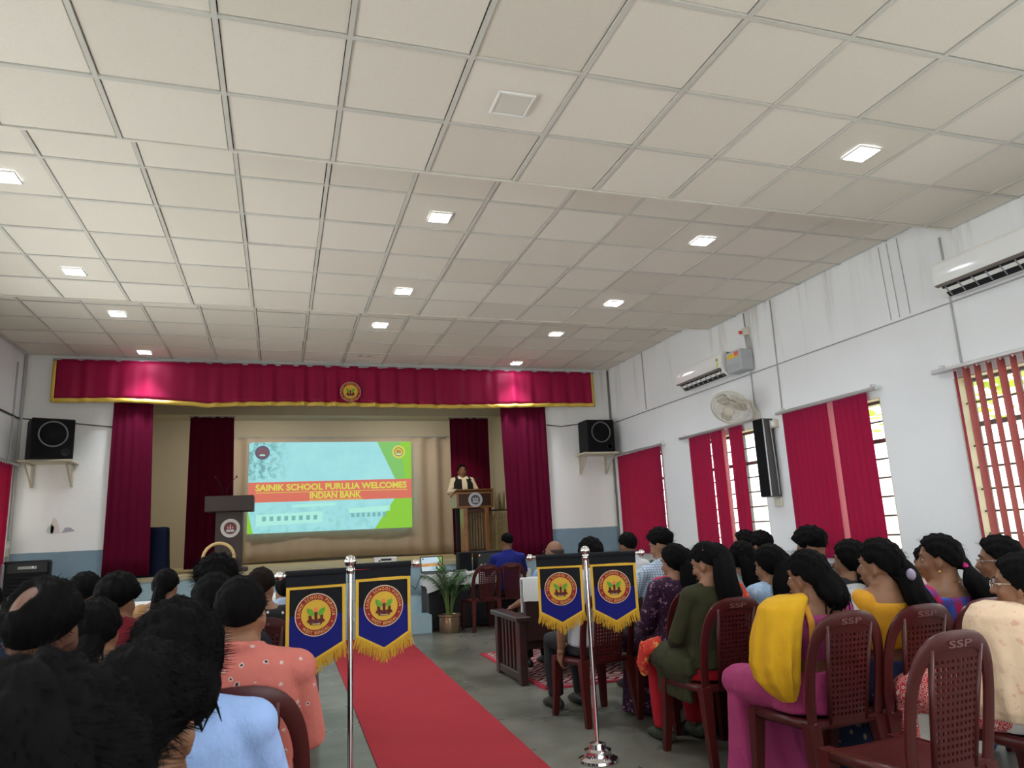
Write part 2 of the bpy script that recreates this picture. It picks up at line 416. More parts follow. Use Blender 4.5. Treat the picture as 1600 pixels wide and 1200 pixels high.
for di, (z, ys) in enumerate(decks):
    for j in range(len(ys)-1):
        for i in range(len(XS)-1):
            sx, sy = XS[i+1]-XS[i], ys[j+1]-ys[j]
            if sx < .05: continue
            if ys[j] < 1.2:
                rest.box(((XS[i]+XS[i+1])/2, (ys[j]+ys[j+1])/2, z+.010), (sx-.034, sy-.034, .008), b=.002); continue
            key = (round(sx, 2), round(sy, 2))
            if key not in tiles: tiles[key] = MB().box((0, 0, .010), (sx-.034, sy-.034, .008), b=.002).mesh('tile', M_TILE)
            o = put('tile', tiles[key], ceiling, ((XS[i]+XS[i+1])/2+random.uniform(-.003, .003), (ys[j]+ys[j+1])/2+random.uniform(-.003, .003), z+random.uniform(-.0015, .0015)))
            o.rotation_euler = (random.uniform(-.004, .004), random.uniform(-.004, .004), 0)
    for x in XS[1:-1]:
        slab(x-.0125, x+.0125, ys[0], ys[-1], z-.001, z+.018).obj('rail', M_RAIL, ceiling)
    for y in ys[:-1] if di else ys:
        slab(XL, XR, y-.0125, y+.0125, z-.0005, z+.017).obj('rail', M_RAIL, ceiling)
rest.obj('tile_field', M_TILE, ceiling, kind='stuff')
# risers between decks
slab(XL, XR, 4.335, 4.352, CZ[0]-.004, CZ[1]+.02).obj('riser', M_TILE, ceiling)
slab(XL, XR, 8.04, 8.056, CZ[1]-.004, CZ[2]+.02).obj('riser', M_TILE, ceiling)

# lamps set into the boards
lamp_frame = MB().lathe([(.0, 0)], 3) if False else None
fr = MB()
for a, b2, c, d in ((-.085, 0, .012, .182), (.085, 0, .012, .182), (0, -.085, .158, .012), (0, .085, .158, .012)):
    fr.box((a, b2, -.004), (c, d, .014), b=.002)
ME_FR = fr.mesh('lamp_frame', M_WHITE); ME_DF = MB().box((0, 0, -.004), (.158, .158, .010), b=.002).mesh('diffuser', M_LED)
ROWN = ['nearest the stage', 'second from the stage', 'third from the stage', 'on the lowest ceiling deck']
vis = {(3.66, 3.45): 'lit square lamp alone on the low near ceiling at right',
       (-1.85, 5.35): 'lit square lamp cut by the left picture edge, nearest of the left row',
       (-1.86, 7.2): 'lit square lamp second from the near end of the left row', (-1.86, 9.07): 'lit square lamp third along the left row, second from the stage',
       (-1.86, 10.88): 'lit square lamp closest to the valance in the left row',
       (1.2, 5.37): 'lit square lamp nearest to us in the middle row', (1.2, 7.22): 'lit square lamp halfway along the middle row', (1.2, 9.08): 'lit square lamp farthest along the middle row',
       (3.67, 5.37): 'lit square lamp nearest to us in the right row on the raised deck', (3.65, 7.22): 'lit square lamp halfway along the right row',
       (3.67, 9.12): 'lit square lamp second from the stage in the right row', (3.65, 10.88): 'lit square lamp closest to the valance in the right row'}
k = 0
for (lx, ly, d) in LAMPS:
    k += 1
    lb = vis.get((lx, ly)) or 'lit square lamp on the low ceiling deck behind the camera'
    t = thing('ceiling_lamp', lb, 'lamp', (lx, ly, CZ[d]), group='square ceiling lamps')
    put('lamp_frame', ME_FR, t); put('diffuser', ME_DF, t)
    area('lamp_light', (lx, ly, CZ[d]-.016), (0, 0, -1), .15, .15, LAMP_W, (.86, .93, 1), 2.2 if ly < 10 else 1.3)
t = thing('ceiling_lamp', 'unlit square panel lamp with white frame over the aisle', 'lamp', (1.21, 3.46, CZ[0]))
f2 = MB()
for a, b2, c, d in ((-.1, 0, .014, .214), (.1, 0, .014, .214), (0, -.1, .186, .014), (0, .1, .186, .014)): f2.box((a, b2, -.004), (c, d, .014), b=.002)
f2.obj('lamp_frame', M_WHITE, t); MB().box((0, 0, -.002), (.186, .186, .01), b=.003).obj('diffuser', mat('unlit_diffuser', (.72, .68, .6), .4), t)
m_st = mat('damp_stain', (.47, .33, .24), .9, var=.2, vscale=12)
sm = MB(); 
for dx in (-.06, .07): sm.ell((dx, 0, -.001), (.045, .03, .0012), 14, 4)
put('ceiling_stain', sm.mesh('ceiling_stain', m_st), ceiling, (1.18, 10.74, CZ[2]+.005))

# ---------------------------------------------------------------- stage
struct('stage_floor', slab(XL, XR, YF+.0, 15.9, 0, SZ), [mat('stage_boards', (.50, .40, .22), .5, var=.15, vscale=4, bump=.1, bscale=20)])
mb = slab(OX0, OX1, YF-.012, YF, 0, SZ-.06); struct('trim_stage_riser', mb, M_STEP)
mb = slab(OX0, OX1, YF-.03, YF+.02, SZ-.06, SZ+.004); struct('trim_stage_nosing', mb, [mat('stage_nosing', (.42, .35, .22), .55, var=.15)])
struct('wall_stage_left', slab(-2.75, -2.6, YF+.22, 15.9, SZ, 4.0), M_STAGEW)
struct('wall_stage_right', slab(4.62, 4.8, YF+.22, 15.9, SZ, 4.0), M_STAGEW)
struct('wall_stage_back', slab(-2.75, 4.8, 15.7, 15.9, SZ, 4.0), M_STAGEW)
struct('stage_ceiling', slab(-2.75, 4.8, YF+.22, 15.9, 3.84, 4.0), [mat('stage_ceiling_paint', (.55, .53, .46), .8, var=.08)])
struct('trim_stage_beam', slab(-2.6, 4.62, 13.95, 14.05, 3.66, 3.84), M_STAGEW)  # beam set in front of the added tubes to hide them
# dark smudge bars and a dark oval on the stage side walls
mks = mat('soot_smudge', (.2, .16, .12), .9, var=.3, vscale=30)
sp = MB()
for yy, z, wd in ((14.5, 2.96, .5), (14.5, 2.46, .45), (14.45, 2.28, .62), (14.45, 1.93, .62)): sp.box((-2.598, yy, z), (.004, wd, .05), b=.001)
sp.obj('trim_stage_smudge', mks, kind='structure')
bird = MB().ell((4.617, 13.75, 2.72), (.004, .11, .26), 12, 6); bird.obj('trim_stage_damp', mks, kind='structure')
# steps
ST = MB(); M_PAINT = M_STEP
stairs = put('trim_stage_steps', slab(.25, 1.86, 10.98, YF-.012, 0, .70).mesh('steps', M_STEP), kind='structure')
slab(.2, 1.96, 10.66, 10.98, 0, .47).obj('step', M_STEP, stairs); slab(.12, 2.04, 10.32, 10.66, 0, .24).obj('step', M_STEP, stairs)

# ---------------------------------------------------------------- wall conduits, trims
def conduit(name, pts, r=.007, m=M_CABLE): MB().tube(pts, r, 8).obj(name, m, kind='structure', smooth=True)
conduit('trim_conduit_1', [(XR-.012, YF-.02, 3.08), (XR-.012, -3.8, 3.05)])
conduit('trim_conduit_2', [(XR-.012, 6.76, 4.02 if 0 else 3.85), (XR-.012, 6.78, 2.5)])
conduit('trim_conduit_3', [(XR-.012, 4.46, 3.66), (XR-.012, 4.46, 2.5)])
conduit('trim_conduit_4', [(XR-.012, 7.28, 3.85), (XR-.012, 7.26, 2.55)], .008)
conduit('trim_conduit_5', [(XR-.012, 9.95, 4.02), (XR-.012, 9.95, 3.1)], .008)
conduit('trim_conduit_6', [(XR-.02, YF-.02, 4.02), (XR-.02, YF-.02, .6)], .016, mat('corner_pipe', (.2, .18, .15), .6, var=.3, vscale=6))
conduit('trim_conduit_7', [(XL+.012, YF-.02, 3.13), (XL+.012, -3.8, 3.10)], .012, M_DCABLE)
conduit('trim_conduit_8', [(XL+.02, YF-.03, 4.02), (XL+.02, YF-.03, .1)], .022, M_CABLE)
conduit('trim_conduit_9', [(XL+.012, 10.95, 3.86), (XL+.012, 10.97, 1.5)], .012, M_CABLE)
conduit('trim_conduit_10', [(XL, YF-.012, 3.14), (OX0, YF-.012, 3.02)], .008, M_DCABLE)
conduit('trim_conduit_11', [(4.25, YF-.012, 3.06), (4.5, YF-.02, 3.03), (4.8, YF-.012, 3.07), (XR, YF-.012, 3.08)], .008, M_DCABLE)
for k, y in enumerate((5.02, 5.12, 4.9)): conduit('trim_conduit_%d' % (12+k), [(XR-.008, y, 3.84), (XR-.008, y-.02, 3.1)], .003, M_CABLE)  # thin rods drawn for dark stain streaks on the wall

# ---------------------------------------------------------------- windows and vertical blinds
M_FRAME = mat('window_steel', (.17, .15, .13), .5, var=.15)
M_CREAMF = mat('window_reveal_paint', (.66, .60, .40), .6, var=.1)
def glass_mat():
    m = bpy.data.materials.new('window_glass'); m.use_nodes = True; t = m.node_tree; t.nodes.clear()
    o = t.nodes.new('ShaderNodeOutputMaterial'); tr = t.nodes.new('ShaderNodeBsdfTransparent'); gl = t.nodes.new('ShaderNodeBsdfGlossy'); gl.inputs['Roughness'].default_value = .05
    tr.inputs[0].default_value = (.96, .98, .97, 1); fz = t.nodes.new('ShaderNodeLayerWeight'); fz.inputs[0].default_value = .12; mx = t.nodes.new('ShaderNodeMixShader')
    t.links.new(math_(t, 'MULTIPLY', fz.outputs['Facing'], .35), mx.inputs[0]); t.links.new(tr.outputs[0], mx.inputs[1]); t.links.new(gl.outputs[0], mx.inputs[2]); t.links.new(mx.outputs[0], o.inputs[0])
    return m
M_GLASS = glass_mat()
def window(n, xw, side, a, b):
    """side +1: right wall. frame sits near the outer face of the opening"""
    x = xw+side*.15
    fr = MB()
    for y in (a+.02, b-.02): fr.box((x, y, (WZ0+WZ1)/2), (.05, .04, WZ1-WZ0), b=.004)
    for z in (WZ0+.02, WZ1-.02, 2.02): fr.box((x, (a+b)/2, z), (.05, b-a, .04), b=.004)
    for f in (1/3, 2/3): fr.box((x, a+(b-a)*f, (WZ0+WZ1)/2), (.045, .03, WZ1-WZ0), b=.004)
    w_ = put('window_%d' % n, fr.mesh('window', M_FRAME), kind='structure')
    for k in range(3):
        y0 = a+(b-a)*k/3+.02
        for z0, z1 in ((WZ0+.03, 2.0), (2.04, WZ1-.03)):
            MB().box((x, y0+(b-a)/6-.02, (z0+z1)/2), (.004, (b-a)/3-.03, z1-z0)).obj('pane', M_GLASS, w_)
    for z in (1.12, 1.30, 1.48, 1.66, 1.84, 2.2):
        MB().cyl((xw+side*.09, a, z), (xw+side*.09, b, z), .009, 8).obj('bar', M_FRAME, w_)
    rv = MB()
    for y in (a+.006, b-.006): rv.box((xw+side*.07, y, (WZ0+WZ1)/2), (.13, .012, WZ1-WZ0))
    rv.box((xw+side*.05, (a+b)/2, WZ0+.006), (.18, b-a, .012)); rv.box((xw+side*.07, (a+b)/2, WZ1-.006), (.13, b-a, .012))
    rv.obj('window_sill', M_CREAMF, w_)
    return w_
for i, (a, b) in enumerate(WIN_Y): window(i+1, XR, 1, a, b)
for i, (a, b) in enumerate(LWIN_Y): window(i+8, XL, -1, a, b)
M_BLIND = mat('crimson_blind_cloth', (.43, .016, .095), .75, spec=.2, sheen=.2, bump=.15, bscale=500, trans=.6, var=.08, vscale=2)
M_BLINDP = mat('faded_blind_cloth', (.50, .14, .13), .75, spec=.2, bump=.15, bscale=500, trans=.4, var=.1, vscale=2)
M_BLINDW = mat('pink_bleached_blind_cloth', (.72, .33, .36), .75, spec=.2, bump=.15, bscale=500, trans=.6, var=.08, vscale=2)
def slat_mesh(m, wd=.098, z0=.0, z1=1.6, curl=.010):
    mb = MB(); n = 6
    rings = []
    for z in np.linspace(z0, z1, 5):
        r = []
        for k in range(n+1):
            u = k/n-.5; r.append((-curl*(1-4*u*u)-.0006, u*wd, z))
        for k in range(n, -1, -1):
            u = k/n-.5; r.append((-curl*(1-4*u*u)+.0006, u*wd, z))
        rings.append(r)
    mb.loft(rings); return mb.mesh('slat', m, smooth=50)
BL_LEN = 1.58
ME_SL = {m.name: slat_mesh(m, z1=BL_LEN) for m in (M_BLIND, M_BLINDP, M_BLINDW)}
def blind(label, xw, side, r0, r1, ztop, slats, zrod=2.5):
    """slats: (y, turn in degrees, material, sway) - turn 0 lies flat along the wall"""
    t = thing('vertical_blind', label, 'blind', (xw-side*.05, 0, 0), group='vertical window blinds')
    MB().box((0, (r0+r1)/2, zrod), (.045, r1-r0, .035), b=.006).obj('headrail', M_ALU, t)
    for y in (r0+.08, r1-.08): MB().box((side*.028, y, zrod+.02), (.05, .03, .06), b=.004).obj('bracket', M_ALU, t)
    for (y, turn, m, sway) in slats:
        o = put('slat', ME_SL[m.name], t, (0, y, zrod-.02-BL_LEN))
        o.rotation_euler = (math.radians(sway), 0, math.radians(turn))
        o.location.y = y-math.sin(math.radians(sway))*-BL_LEN*1.0
        hk = MB().cyl((0, 0, BL_LEN-.012), (0, 0, BL_LEN+.02), .006, 6)
        hk.obj('hook', M_WHITE, o)
    return t
def row(y0, y1, n, skip=(), turn=12, m=None):
    out = []
    for k in range(n):
        if k in skip: continue
        out.append((y0+(y1-y0)*(k+.5)/n, turn+random.uniform(-7, 7), m or M_BLIND, random.uniform(-.25, .25)))
    return out
blind('closed crimson vertical blind on the far right window beside the stage corner', XR, 1, 9.45, 11.1, 0, row(9.58, 11.0, 17, turn=10))
s2 = row(8.24, 8.72, 6, turn=8)+row(7.97, 8.19, 3, turn=8)+[(7.90, -56, M_BLINDW, .3), (7.84, -40, M_BLINDW, .9)]+row(7.54, 7.77, 3, turn=8)
blind('crimson vertical blind with parted slats behind the wall fan', XR, 1, 7.2, 8.97, 0, s2)
s3 = row(6.0, 6.72, 9, turn=14)+[(5.96, 25, M_BLINDW, .1)]+row(5.5, 5.93, 5, turn=12)
blind('wide crimson vertical blind with one pale gap in the middle window', XR, 1, 5.34, 6.84, 0, s3)
s4 = [(4.50, -60, M_BLIND, 0)]+[(4.50-.105*k, -82+random.uniform(-7, 7), M_BLINDP, .05*k) for k in range(1, 13)]
blind('open faded vertical blind with edge-on slats on the nearest right window', XR, 1, 3.1, 4.72, 0, s4)
sl = row(9.8, 10.95, 12, turn=-10)
blind('crimson vertical blind at the left wall beside the floor cooler', XL, -1, 9.7, 11.22, 0, sl)
struct('roof_overhang', slab(XL-2.2, XL-.22, YB-.2, YF+.2, 2.75, 2.9), M_WALL)  # unseen slab added to keep sun out of the left windows
# outside: pale yard wall, ground and trees seen as glare through the slats
M_YARD = mat('sunny_yard', (.8, .79, .74), .9, var=.05)
struct('ground_outside', slab(XR+.22, XR+14, -8, 22, -.3, -.05), M_YARD)
struct('ground_outside', slab(XL-12, XL-.22, -8, 18, -.3, -.05), M_YARD)
struct('wall_outside', slab(XR+5.0, XR+5.2, -8, 22, -.05, 2.15), M_YARD)
mt = mat('sunlit_leaf', (.50, .56, .10), .6, var=.35, vscale=2, trans=.4)
mk = mat('tree_bark', (.25, .19, .12), .9, var=.2)
for k, (ty, th) in enumerate(((6.6, 2.9), (10.6, 3.1), (15.2, 3.6), (19.5, 3.9))):
    tr = thing('yard_tree', ['nearest bushy tree glimpsed through the open right blind', 'bushy tree beyond the yard wall outside the middle windows', 'bushy tree beyond the yard wall outside the parted blind', 'far bushy tree beyond the yard wall near the stage end'][k], 'tree', (XR+6.4, ty, -.05), group='trees outside the right windows')
    MB().tube([(0, 0, 0), (.05, 0, th*.5), (0, .1, th)], [.16, .12, .06], 10).obj('trunk', mk, tr, smooth=True)
    lf = MB()
    for q in range(420):
        a, b2 = random.uniform(0, 2*PI), random.gauss(0, 1); rr = random.random()**.4
        c = Vector((rr*1.5*math.cos(a), rr*1.9*math.sin(a), th+.9+1.1*rr*max(-1, min(1, b2*.6))))
        M = Matrix.Rotation(random.uniform(0, 6), 3, 'Z') @ Matrix.Rotation(random.uniform(-1, 1), 3, 'X')
        lf.ell(c, (.16, .09, .012), 6, 3, M=M)
    lf.obj('foliage', mt, tr, kind='stuff')
# ---------------------------------------------------------------- stage draperies
def cloth(name, x0, x1, ztop, zbot, fold, m, parent=None, nx=120, nz=8, th=.006, **kw):
    """hanging cloth: fold(x, v) -> y offset, v 0 at the top; zbot may be a function of x"""
    fz = zbot if callable(zbot) else (lambda x: zbot)
    ft = ztop if callable(ztop) else (lambda x: ztop)
    vs = []; fs = []; N = nx+1
    for s in (0, 1):
        for j in range(nz+1):
            for i in range(N):
                x = x0+(x1-x0)*i/nx; v = j/nz; z = ft(x)*(1-v)+fz(x)*v
                vs.append((x, fold(x, v)+s*th, z))
    L = N*(nz+1)
    for j in range(nz):
        for i in range(nx):
            a = j*N+i; fs.append((a, a+N, a+N+1, a+1)); fs.append((L+a, L+a+1, L+a+N+1, L+a+N))
    for i in range(nx): a = nz*N+i; fs.append((a, a+L, a+L+1, a+1)); fs.append((i, i+1, i+1+L, i+L))
    for j in range(nz): a = j*N; fs.append((a, a+L, a+N+L, a+N)); a += nx; fs.append((a, a+N, a+N+L, a+L))
    return MB().add(vs, fs).obj(name, m, parent, smooth=True, **kw)
M_SATIN = mat('crimson_satin', (.26, .005, .042), .5, spec=.16, var=.12, vscale=1.5)
M_VELVET = mat('maroon_velvet', (.088, .0040, .019), .92, spec=.04, bump=.2, bscale=300)
M_GOLDT = mat('yellow_satin_trim', (.62, .42, .06), .4, spec=.5, var=.15, vscale=8)
va = thing('stage_valance', 'long crimson satin valance with gold trim above the stage opening', 'valance', (0, YF-.10, 0))
def vfold(x, v):
    g = .012+.028*max(0, min(1, (x+1.55)*2))*max(0, min(1, (4.3-x)*1.2))+.010*math.sin(x*1.7)
    return -.02*v-g*(.35+.65*v)*(math.sin(x*24+1.6*math.sin(x*2.1))+.5*math.sin(x*41+2))*.6
def vbot(x): return 3.395-.022*math.exp(-((x+1.2)/.5)**2)+.02*math.exp(-((x+2.2)/.5)**2)+.012*math.sin(x*1.3+1)-.03*max(0, min(1, (x+1.3)*4))*max(0, min(1, (4.2-x)*.6))
cloth('valance_cloth', -3.0, 5.08, 3.965, vbot, vfold, M_SATIN, va, 320, 8)
cloth('gold_hem', -3.03, 5.11, lambda x: vbot(x)+.012, lambda x: vbot(x)-.05, lambda x, v: vfold(x, 1)-.012, M_GOLDT, va, 320, 2)
for x in (-3.015, 5.095): cloth('gold_edge', x-.022, x+.022, 3.93, 3.36, lambda x_, v: -.03, M_GOLDT, va, 2, 4)
MB().cyl((-3.05, .02, 3.96), (5.15, .02, 3.96), .018).obj('curtain_rod', M_GREYP, va)
EMB = [mat('emblem_cream', (.68, .55, .40), .6), mat('emblem_maroon', (.25, .012, .012), .7), mat('emblem_yellow', (.62, .38, .03), .6, bump=.2, bscale=700),
       mat('emblem_lettering', (.66, .42, .10), .6), mat('emblem_torch', (.09, .008, .008), .7), mat('emblem_leaf', (.10, .33, .02), .6, var=.3, vscale=60), mat('emblem_flame', (.75, .17, .06), .6)]
emblem(Matrix.Translation((1.0, -.055, 3.70-.15)), .155).obj('emblem', EMB, va)
def leg(label, xa, xb, y, zt, zb, splay=(0, 0), n=9, parent=None):
    t = thing('stage_curtain', label, 'curtain', (0, y, 0), group='maroon stage leg curtains')
    cloth('curtain_cloth', xa, xb, zt, zb, lambda x, v: .009*math.sin((x-xa)/(xb-xa)*n*2*PI)*(.5+.5*v)+.005*math.sin(x*37+4*v), M_VELVET, t, 110, 10)
    MB().cyl((xa-.02, .01, zt), (xb+.02, .01, zt), .015).obj('curtain_rod', M_GREYP, t)
    for o in t.children:
        if o.name.startswith('curtain_cloth'):
            for vtx in o.data.vertices:
                v = (zt-vtx.co.z)/(zt-zb); u = (vtx.co.x-xa)/(xb-xa); vtx.co.x += (splay[0]*(1-u)+splay[1]*u)*v
    return t
leg('wide maroon curtain at the left front edge of the stage', -2.26, -1.76, YF-.06, 3.45, .965, (-.02, .07), 5)
leg('wide maroon curtain at the right front edge of the stage', 3.43, 4.22, YF-.06, 3.45, .895, (.06, .02), 7)
leg('dark maroon curtain deeper on the stage, behind the brown podium', -1.49, -.79, 13.2, 3.5, .96, (0, .05), 6)
leg('dark maroon curtain deeper on the stage, behind the speaking man', 3.03, 3.79, 13.2, 3.5, .96, (.02, .0), 6)
M_TAN = mat('tan_backdrop_cloth', (.46, .375, .29), .85, spec=.15, sheen=.2, var=.12, vscale=1.2, bump=.1, bscale=200)
bk = thing('backdrop_curtain', 'wide tan curtain across the back of the stage behind the projected slide', 'curtain', (0, 15.5, 0))
def bfold(x, v):
    e = max(0, min(1, (x-2.5)*1.5))+max(0, min(1, (-.45-x)*4))
    return (.006+.045*e)*math.sin(x*21+math.sin(x*3))+.012*math.sin(x*5+3*v)*v+.02*math.sin(x*2.3+v*4)
cloth('curtain_cloth', -1.15, 3.62, 3.44, lambda x: .97+.02*math.sin(x*1.4), bfold, M_TAN, bk, 220, 12)
MB().cyl((-1.25, .02, 3.45), (3.8, .02, 3.45), .015).obj('curtain_rod', M_GREYP, bk)
# the projected slide: a lit image lying on the backdrop
def emi(name, c, s=1.0):
    m = mat(name, (.02, .02, .02), .9, emit=sv(c), es=s); return m
SL = [emi('slide_sky', (156, 224, 226)), emi('slide_band', (218, 114, 96)), emi('slide_letters', (216, 214, 84)), emi('slide_green', (126, 196, 104)), emi('slide_lime', (140, 204, 62)),
      emi('slide_pale', (176, 240, 226)), emi('slide_grey', (120, 182, 178)), emi('slide_crest_plum', (92, 84, 112)), emi('slide_crest_gold', (206, 206, 90)), emi('slide_crest_red', (150, 80, 60))]
def sky_mat(m):
    t, b, oc, xyz = base(m)
    n = noise_(t, oc, 2.2, 5, .6); c = mixc(t, n, sv((140, 212, 220)), sv((178, 238, 238)))
    tree = math_(t, 'MULTIPLY', smooth_(t, noise_(t, oc, 9, 6, .7), .42, .6), math_(t, 'MULTIPLY', smooth_(t, xyz[0], -.75, -1.35), smooth_(t, xyz[2], .05, .25)))
    c = mixc(t, math_(t, 'MULTIPLY', tree, .8), c, sv((92, 150, 150)))
    lw = math_(t, 'MULTIPLY', smooth_(t, noise_(t, oc, 6, 5, .7), .45, .65), smooth_(t, xyz[2], -.28, -.5)); c = mixc(t, math_(t, 'MULTIPLY', lw, .5), c, sv((128, 200, 190)))
    t.links.new(c, b.inputs['Emission Color'])
sky_mat(SL[0])
def slide(W, H, M, parent=None, top=True, k=1.0):
    mb = MB()
    def P(u, v): return ((u-.5)*W, (.5-v)*H)
    def poly(uv, d, mi):
        mb.prism([P(*q) for q in uv], .0006*k*2, M @ Matrix.Translation((0, -d*.002*k, 0)), mi)
    poly([(0, 0), (1, 0), (1, 1), (0, 1)], 0, 0)
    poly([(.78, 0), (1, 0), (1, .46), (.90, .46)], 1, 3)
    poly([(.93, 0), (1, 0), (1, .46), (.96, .46)], 1.6, 4)
    poly([(.89, .66), (1, .66), (1, 1), (.76, 1)], 1, 4)
    poly([(0, .74), (.035, 1), (0, 1)], 1, 4)
    # the school front in the picture: pale block with a row of windows
    poly([(.05, .80), (.44, .78), (.44, .90), (.05, .92)], 1, 5)
    for q in range(8): u = .085+q*.043; poly([(u, .82), (u+.022, .82), (u+.022, .87), (u, .87)], 1.6, 6)
    poly([(.60, .76), (.86, .74), (.86, .80), (.60, .81)], 1, 5)
    for q in range(7): u = .615+q*.033; poly([(u, .815), (u+.018, .815), (u+.018, .86), (u, .86)], 1.6, 6)
    poly([(.26, .70), (.52, .69), (.52, .72), (.26, .73)], 1, 5)
    poly([(0, .445), (1, .437), (1, .662), (0, .665)], 2, 1)
    Q = M @ Matrix.Translation((0, -.008*k, 0))
    text(mb, 'SAINIK SCHOOL PURULIA WELCOMES', Q @ Matrix.Translation((.005*W, 0, (.5-.505)*H)), W*.925, H*.074, 2)
    text(mb, 'INDIAN BANK', Q @ Matrix.Translation((.02*W, 0, (.5-.602)*H)), W*.315, H*.074, 2)
    for u0, u1, v in ((.045, .97, .558), (.36, .685, .652)): poly([(u0, v), (u1, v), (u1, v+.006), (u0, v+.006)], 3, 2)
    for u, v, ma in ((.078, .115, (7, 9)), (.918, .12, (8, 9))):
        Z = Q @ Matrix.Translation(((u-.5)*W, 0, (.5-v)*H)); r = .043*W
        disc(mb, Z, 0, r, 0, 32, ma[0]); disc(mb, Z, r*.55, r*.66, -.001*k, 32, ma[1])
        for s in (-1, 0, 1): mb.prism([(s*r*.22-r*.07, -r*.35), (s*r*.22+r*.07, -r*.35), (s*r*.22+r*.07, r*.3), (s*r*.22-r*.07, r*.3)], .0006*k, Z @ Matrix.Translation((0, -.0015*k, 0)), ma[1])
        mb.prism([(-r*.4, -r*.45), (r*.4, -r*.45), (r*.3, -r*.25), (-r*.3, -r*.25)], .0006*k, Z @ Matrix.Translation((0, -.002*k, 0)), 5)
    return mb
t = thing('projected_slide', 'bright projected slide with welcome wording on the tan backdrop', 'projection', (1.025, 15.40, 2.43))
slide(3.29, 1.82, Matrix.Identity(4)).obj('slide_picture', SL, t)

# tubes and area lamps added out of sight to brighten the stage
for k, xx in enumerate((-.4, 2.4)):
    t = thing('tube_light', ['fluorescent tube over the left half of the tan backdrop, hidden by the valance', 'fluorescent tube over the right half of the tan backdrop, hidden by the valance'][k], 'lamp', (xx, 14.16, 3.80))
    MB().box((0, 0, .03), (1.24, .05, .04), b=.006).obj('fitting', M_WHITE, t); MB().cyl((-.59, 0, -.005), (.59, 0, -.005), .014, 12).obj('tube', mat('tube_glow%d' % k, (.9, .9, .9), .4, emit=(1, .88, .68), es=6), t, smooth=True)
    area('tube_glow_light', (xx, 14.16, 3.775), (0, .25, -1), 1.18, .04, 26, (1, .93, .82))
t = thing('stage_spotlight', 'small stage spotlight behind the valance aimed at the lectern', 'lamp', (3.0, YF+.45, 3.84))  # spot lamp added out of sight to brighten the speaking man
MB().box((0, 0, -.02), (.12, .12, .04), b=.006).obj('mount', M_BLACK, t); MB().tube([(0, 0, -.04), (.0, .03, -.10), (.01, .09, -.17)], [.045, .05, .06], 16).obj('lamp_can', M_BLACK, t, smooth=40)
sl = bpy.data.lights.new('stage_spot_light', 'SPOT'); sl.energy = 90; sl.color = (1, .84, .62); sl.spot_size = .75; sl.spot_blend = .8; sl.shadow_soft_size = .05
so = bpy.data.objects.new('stage_spot_light', sl); COL.objects.link(so); so.location = (3.01, YF+.56, 3.65); so.rotation_euler = Vector((.16, .95, -1.2)).to_track_quat('-Z', 'Y').to_euler()
# ---------------------------------------------------------------- lecterns
M_WOODL = mat('varnished_teak', (.30, .13, .045), .35, spec=.5, var=.3, vscale=9, coat=.3)
M_WOODD = mat('dark_carved_wood', (.07, .025, .012), .4, var=.3, vscale=9)
M_PODB = mat('dark_brown_laminate', (.055, .037, .033), .5, var=.08)
CREST = [mat('crest_white', (.72, .70, .70), .5), mat('crest_navy_ring', (.62, .62, .66), .5), mat('crest_inner', (.10, .10, .13), .5), M_BLACK, mat('crest_shape', (.60, .56, .55), .5), mat('crest_shape_side', (.45, .40, .40), .5), mat('crest_top', (.35, .05, .05), .5)]
CRESTB = [CREST[0], mat('crest_cream_ring', (.66, .60, .56), .5), mat('crest_brown', (.13, .05, .045), .5), M_BLACK, CREST[4], mat('crest_red_shape', (.35, .05, .05), .5), CREST[6]]
def crest(M, r, mats, parent):
    mb = MB(); n = 40; e = .004
    mb.loft([[tuple(M @ Vector((r*math.cos(2*PI*k/n), yy, r*math.sin(2*PI*k/n)))) for k in range(n)] for yy in (0, -e)], 0, cap=False)
    disc(mb, M, 0, r, -e, n, 0)
    disc(mb, M, r*.66, r*.94, -e*1.4, n, 1); disc(mb, M, 0, r*.66, -e*1.3, n, 2)
    def poly(pts, d, mi): mb.prism([(x*r, z*r) for x, z in pts], .002, M @ Matrix.Translation((0, -e*d, 0)), mi)
    poly([(-.38, -.42), (.38, -.42), (.44, -.22), (.2, -.1), (0, -.2), (-.2, -.1), (-.44, -.22)], 2.0, 4)
    for s in (-1, 1):
        poly([(s*.08, -.15), (s*.12, .22), (s*.3, .36), (s*.46, .12), (s*.34, -.12)], 2.0, 5); poly([(s*.16, 0), (s*.2, .16), (s*.3, .1), (s*.26, -.04)], 2.8, 4)
    poly([(-.07, -.1), (.07, -.1), (.05, .42), (-.05, .42)], 2.4, 4); poly([(-.1, .36), (.1, .36), (0, .56)], 2.8, 6)
    return mb.obj('crest', mats, parent)
t = thing('lectern', 'varnished wooden lectern with open column and round crest, in front of the speaking man', 'lectern', (3.21, 12.2, SZ))
mb = MB()
mb.box((0, 0, .96), (.62, .03, .25), b=.004); mb.obj('front_panel', M_WOODD, t)
mb = MB()
for z in (.845, 1.085): mb.box((0, -.01, z), (.66, .05, .04), b=.006)
for x in (-.31, .31): mb.box((x, -.01, .965), (.04, .05, .24), b=.006)
for x in (-.31, .31): mb.box((x, .21, .965), (.03, .42, .25), b=.004)
mb.obj('top_box_frame', M_WOODL, t)
MB().box((0, .22, 1.095), (.68, .5, .025), b=.006, M=Matrix.Rotation(-.18, 4, 'X')).obj('reading_top', M_WOODL, t)
for x in (-.19, .19): MB().box((x, .05, .43), (.075, .28, .80), b=.008).obj('column_post', M_WOODL, t)
MB().box((0, .10, .42), (.31, .03, .78)).obj('column_back_panel', mat('pale_reed_panel', (.40, .30, .16), .7, var=.4, vscale=14), t)
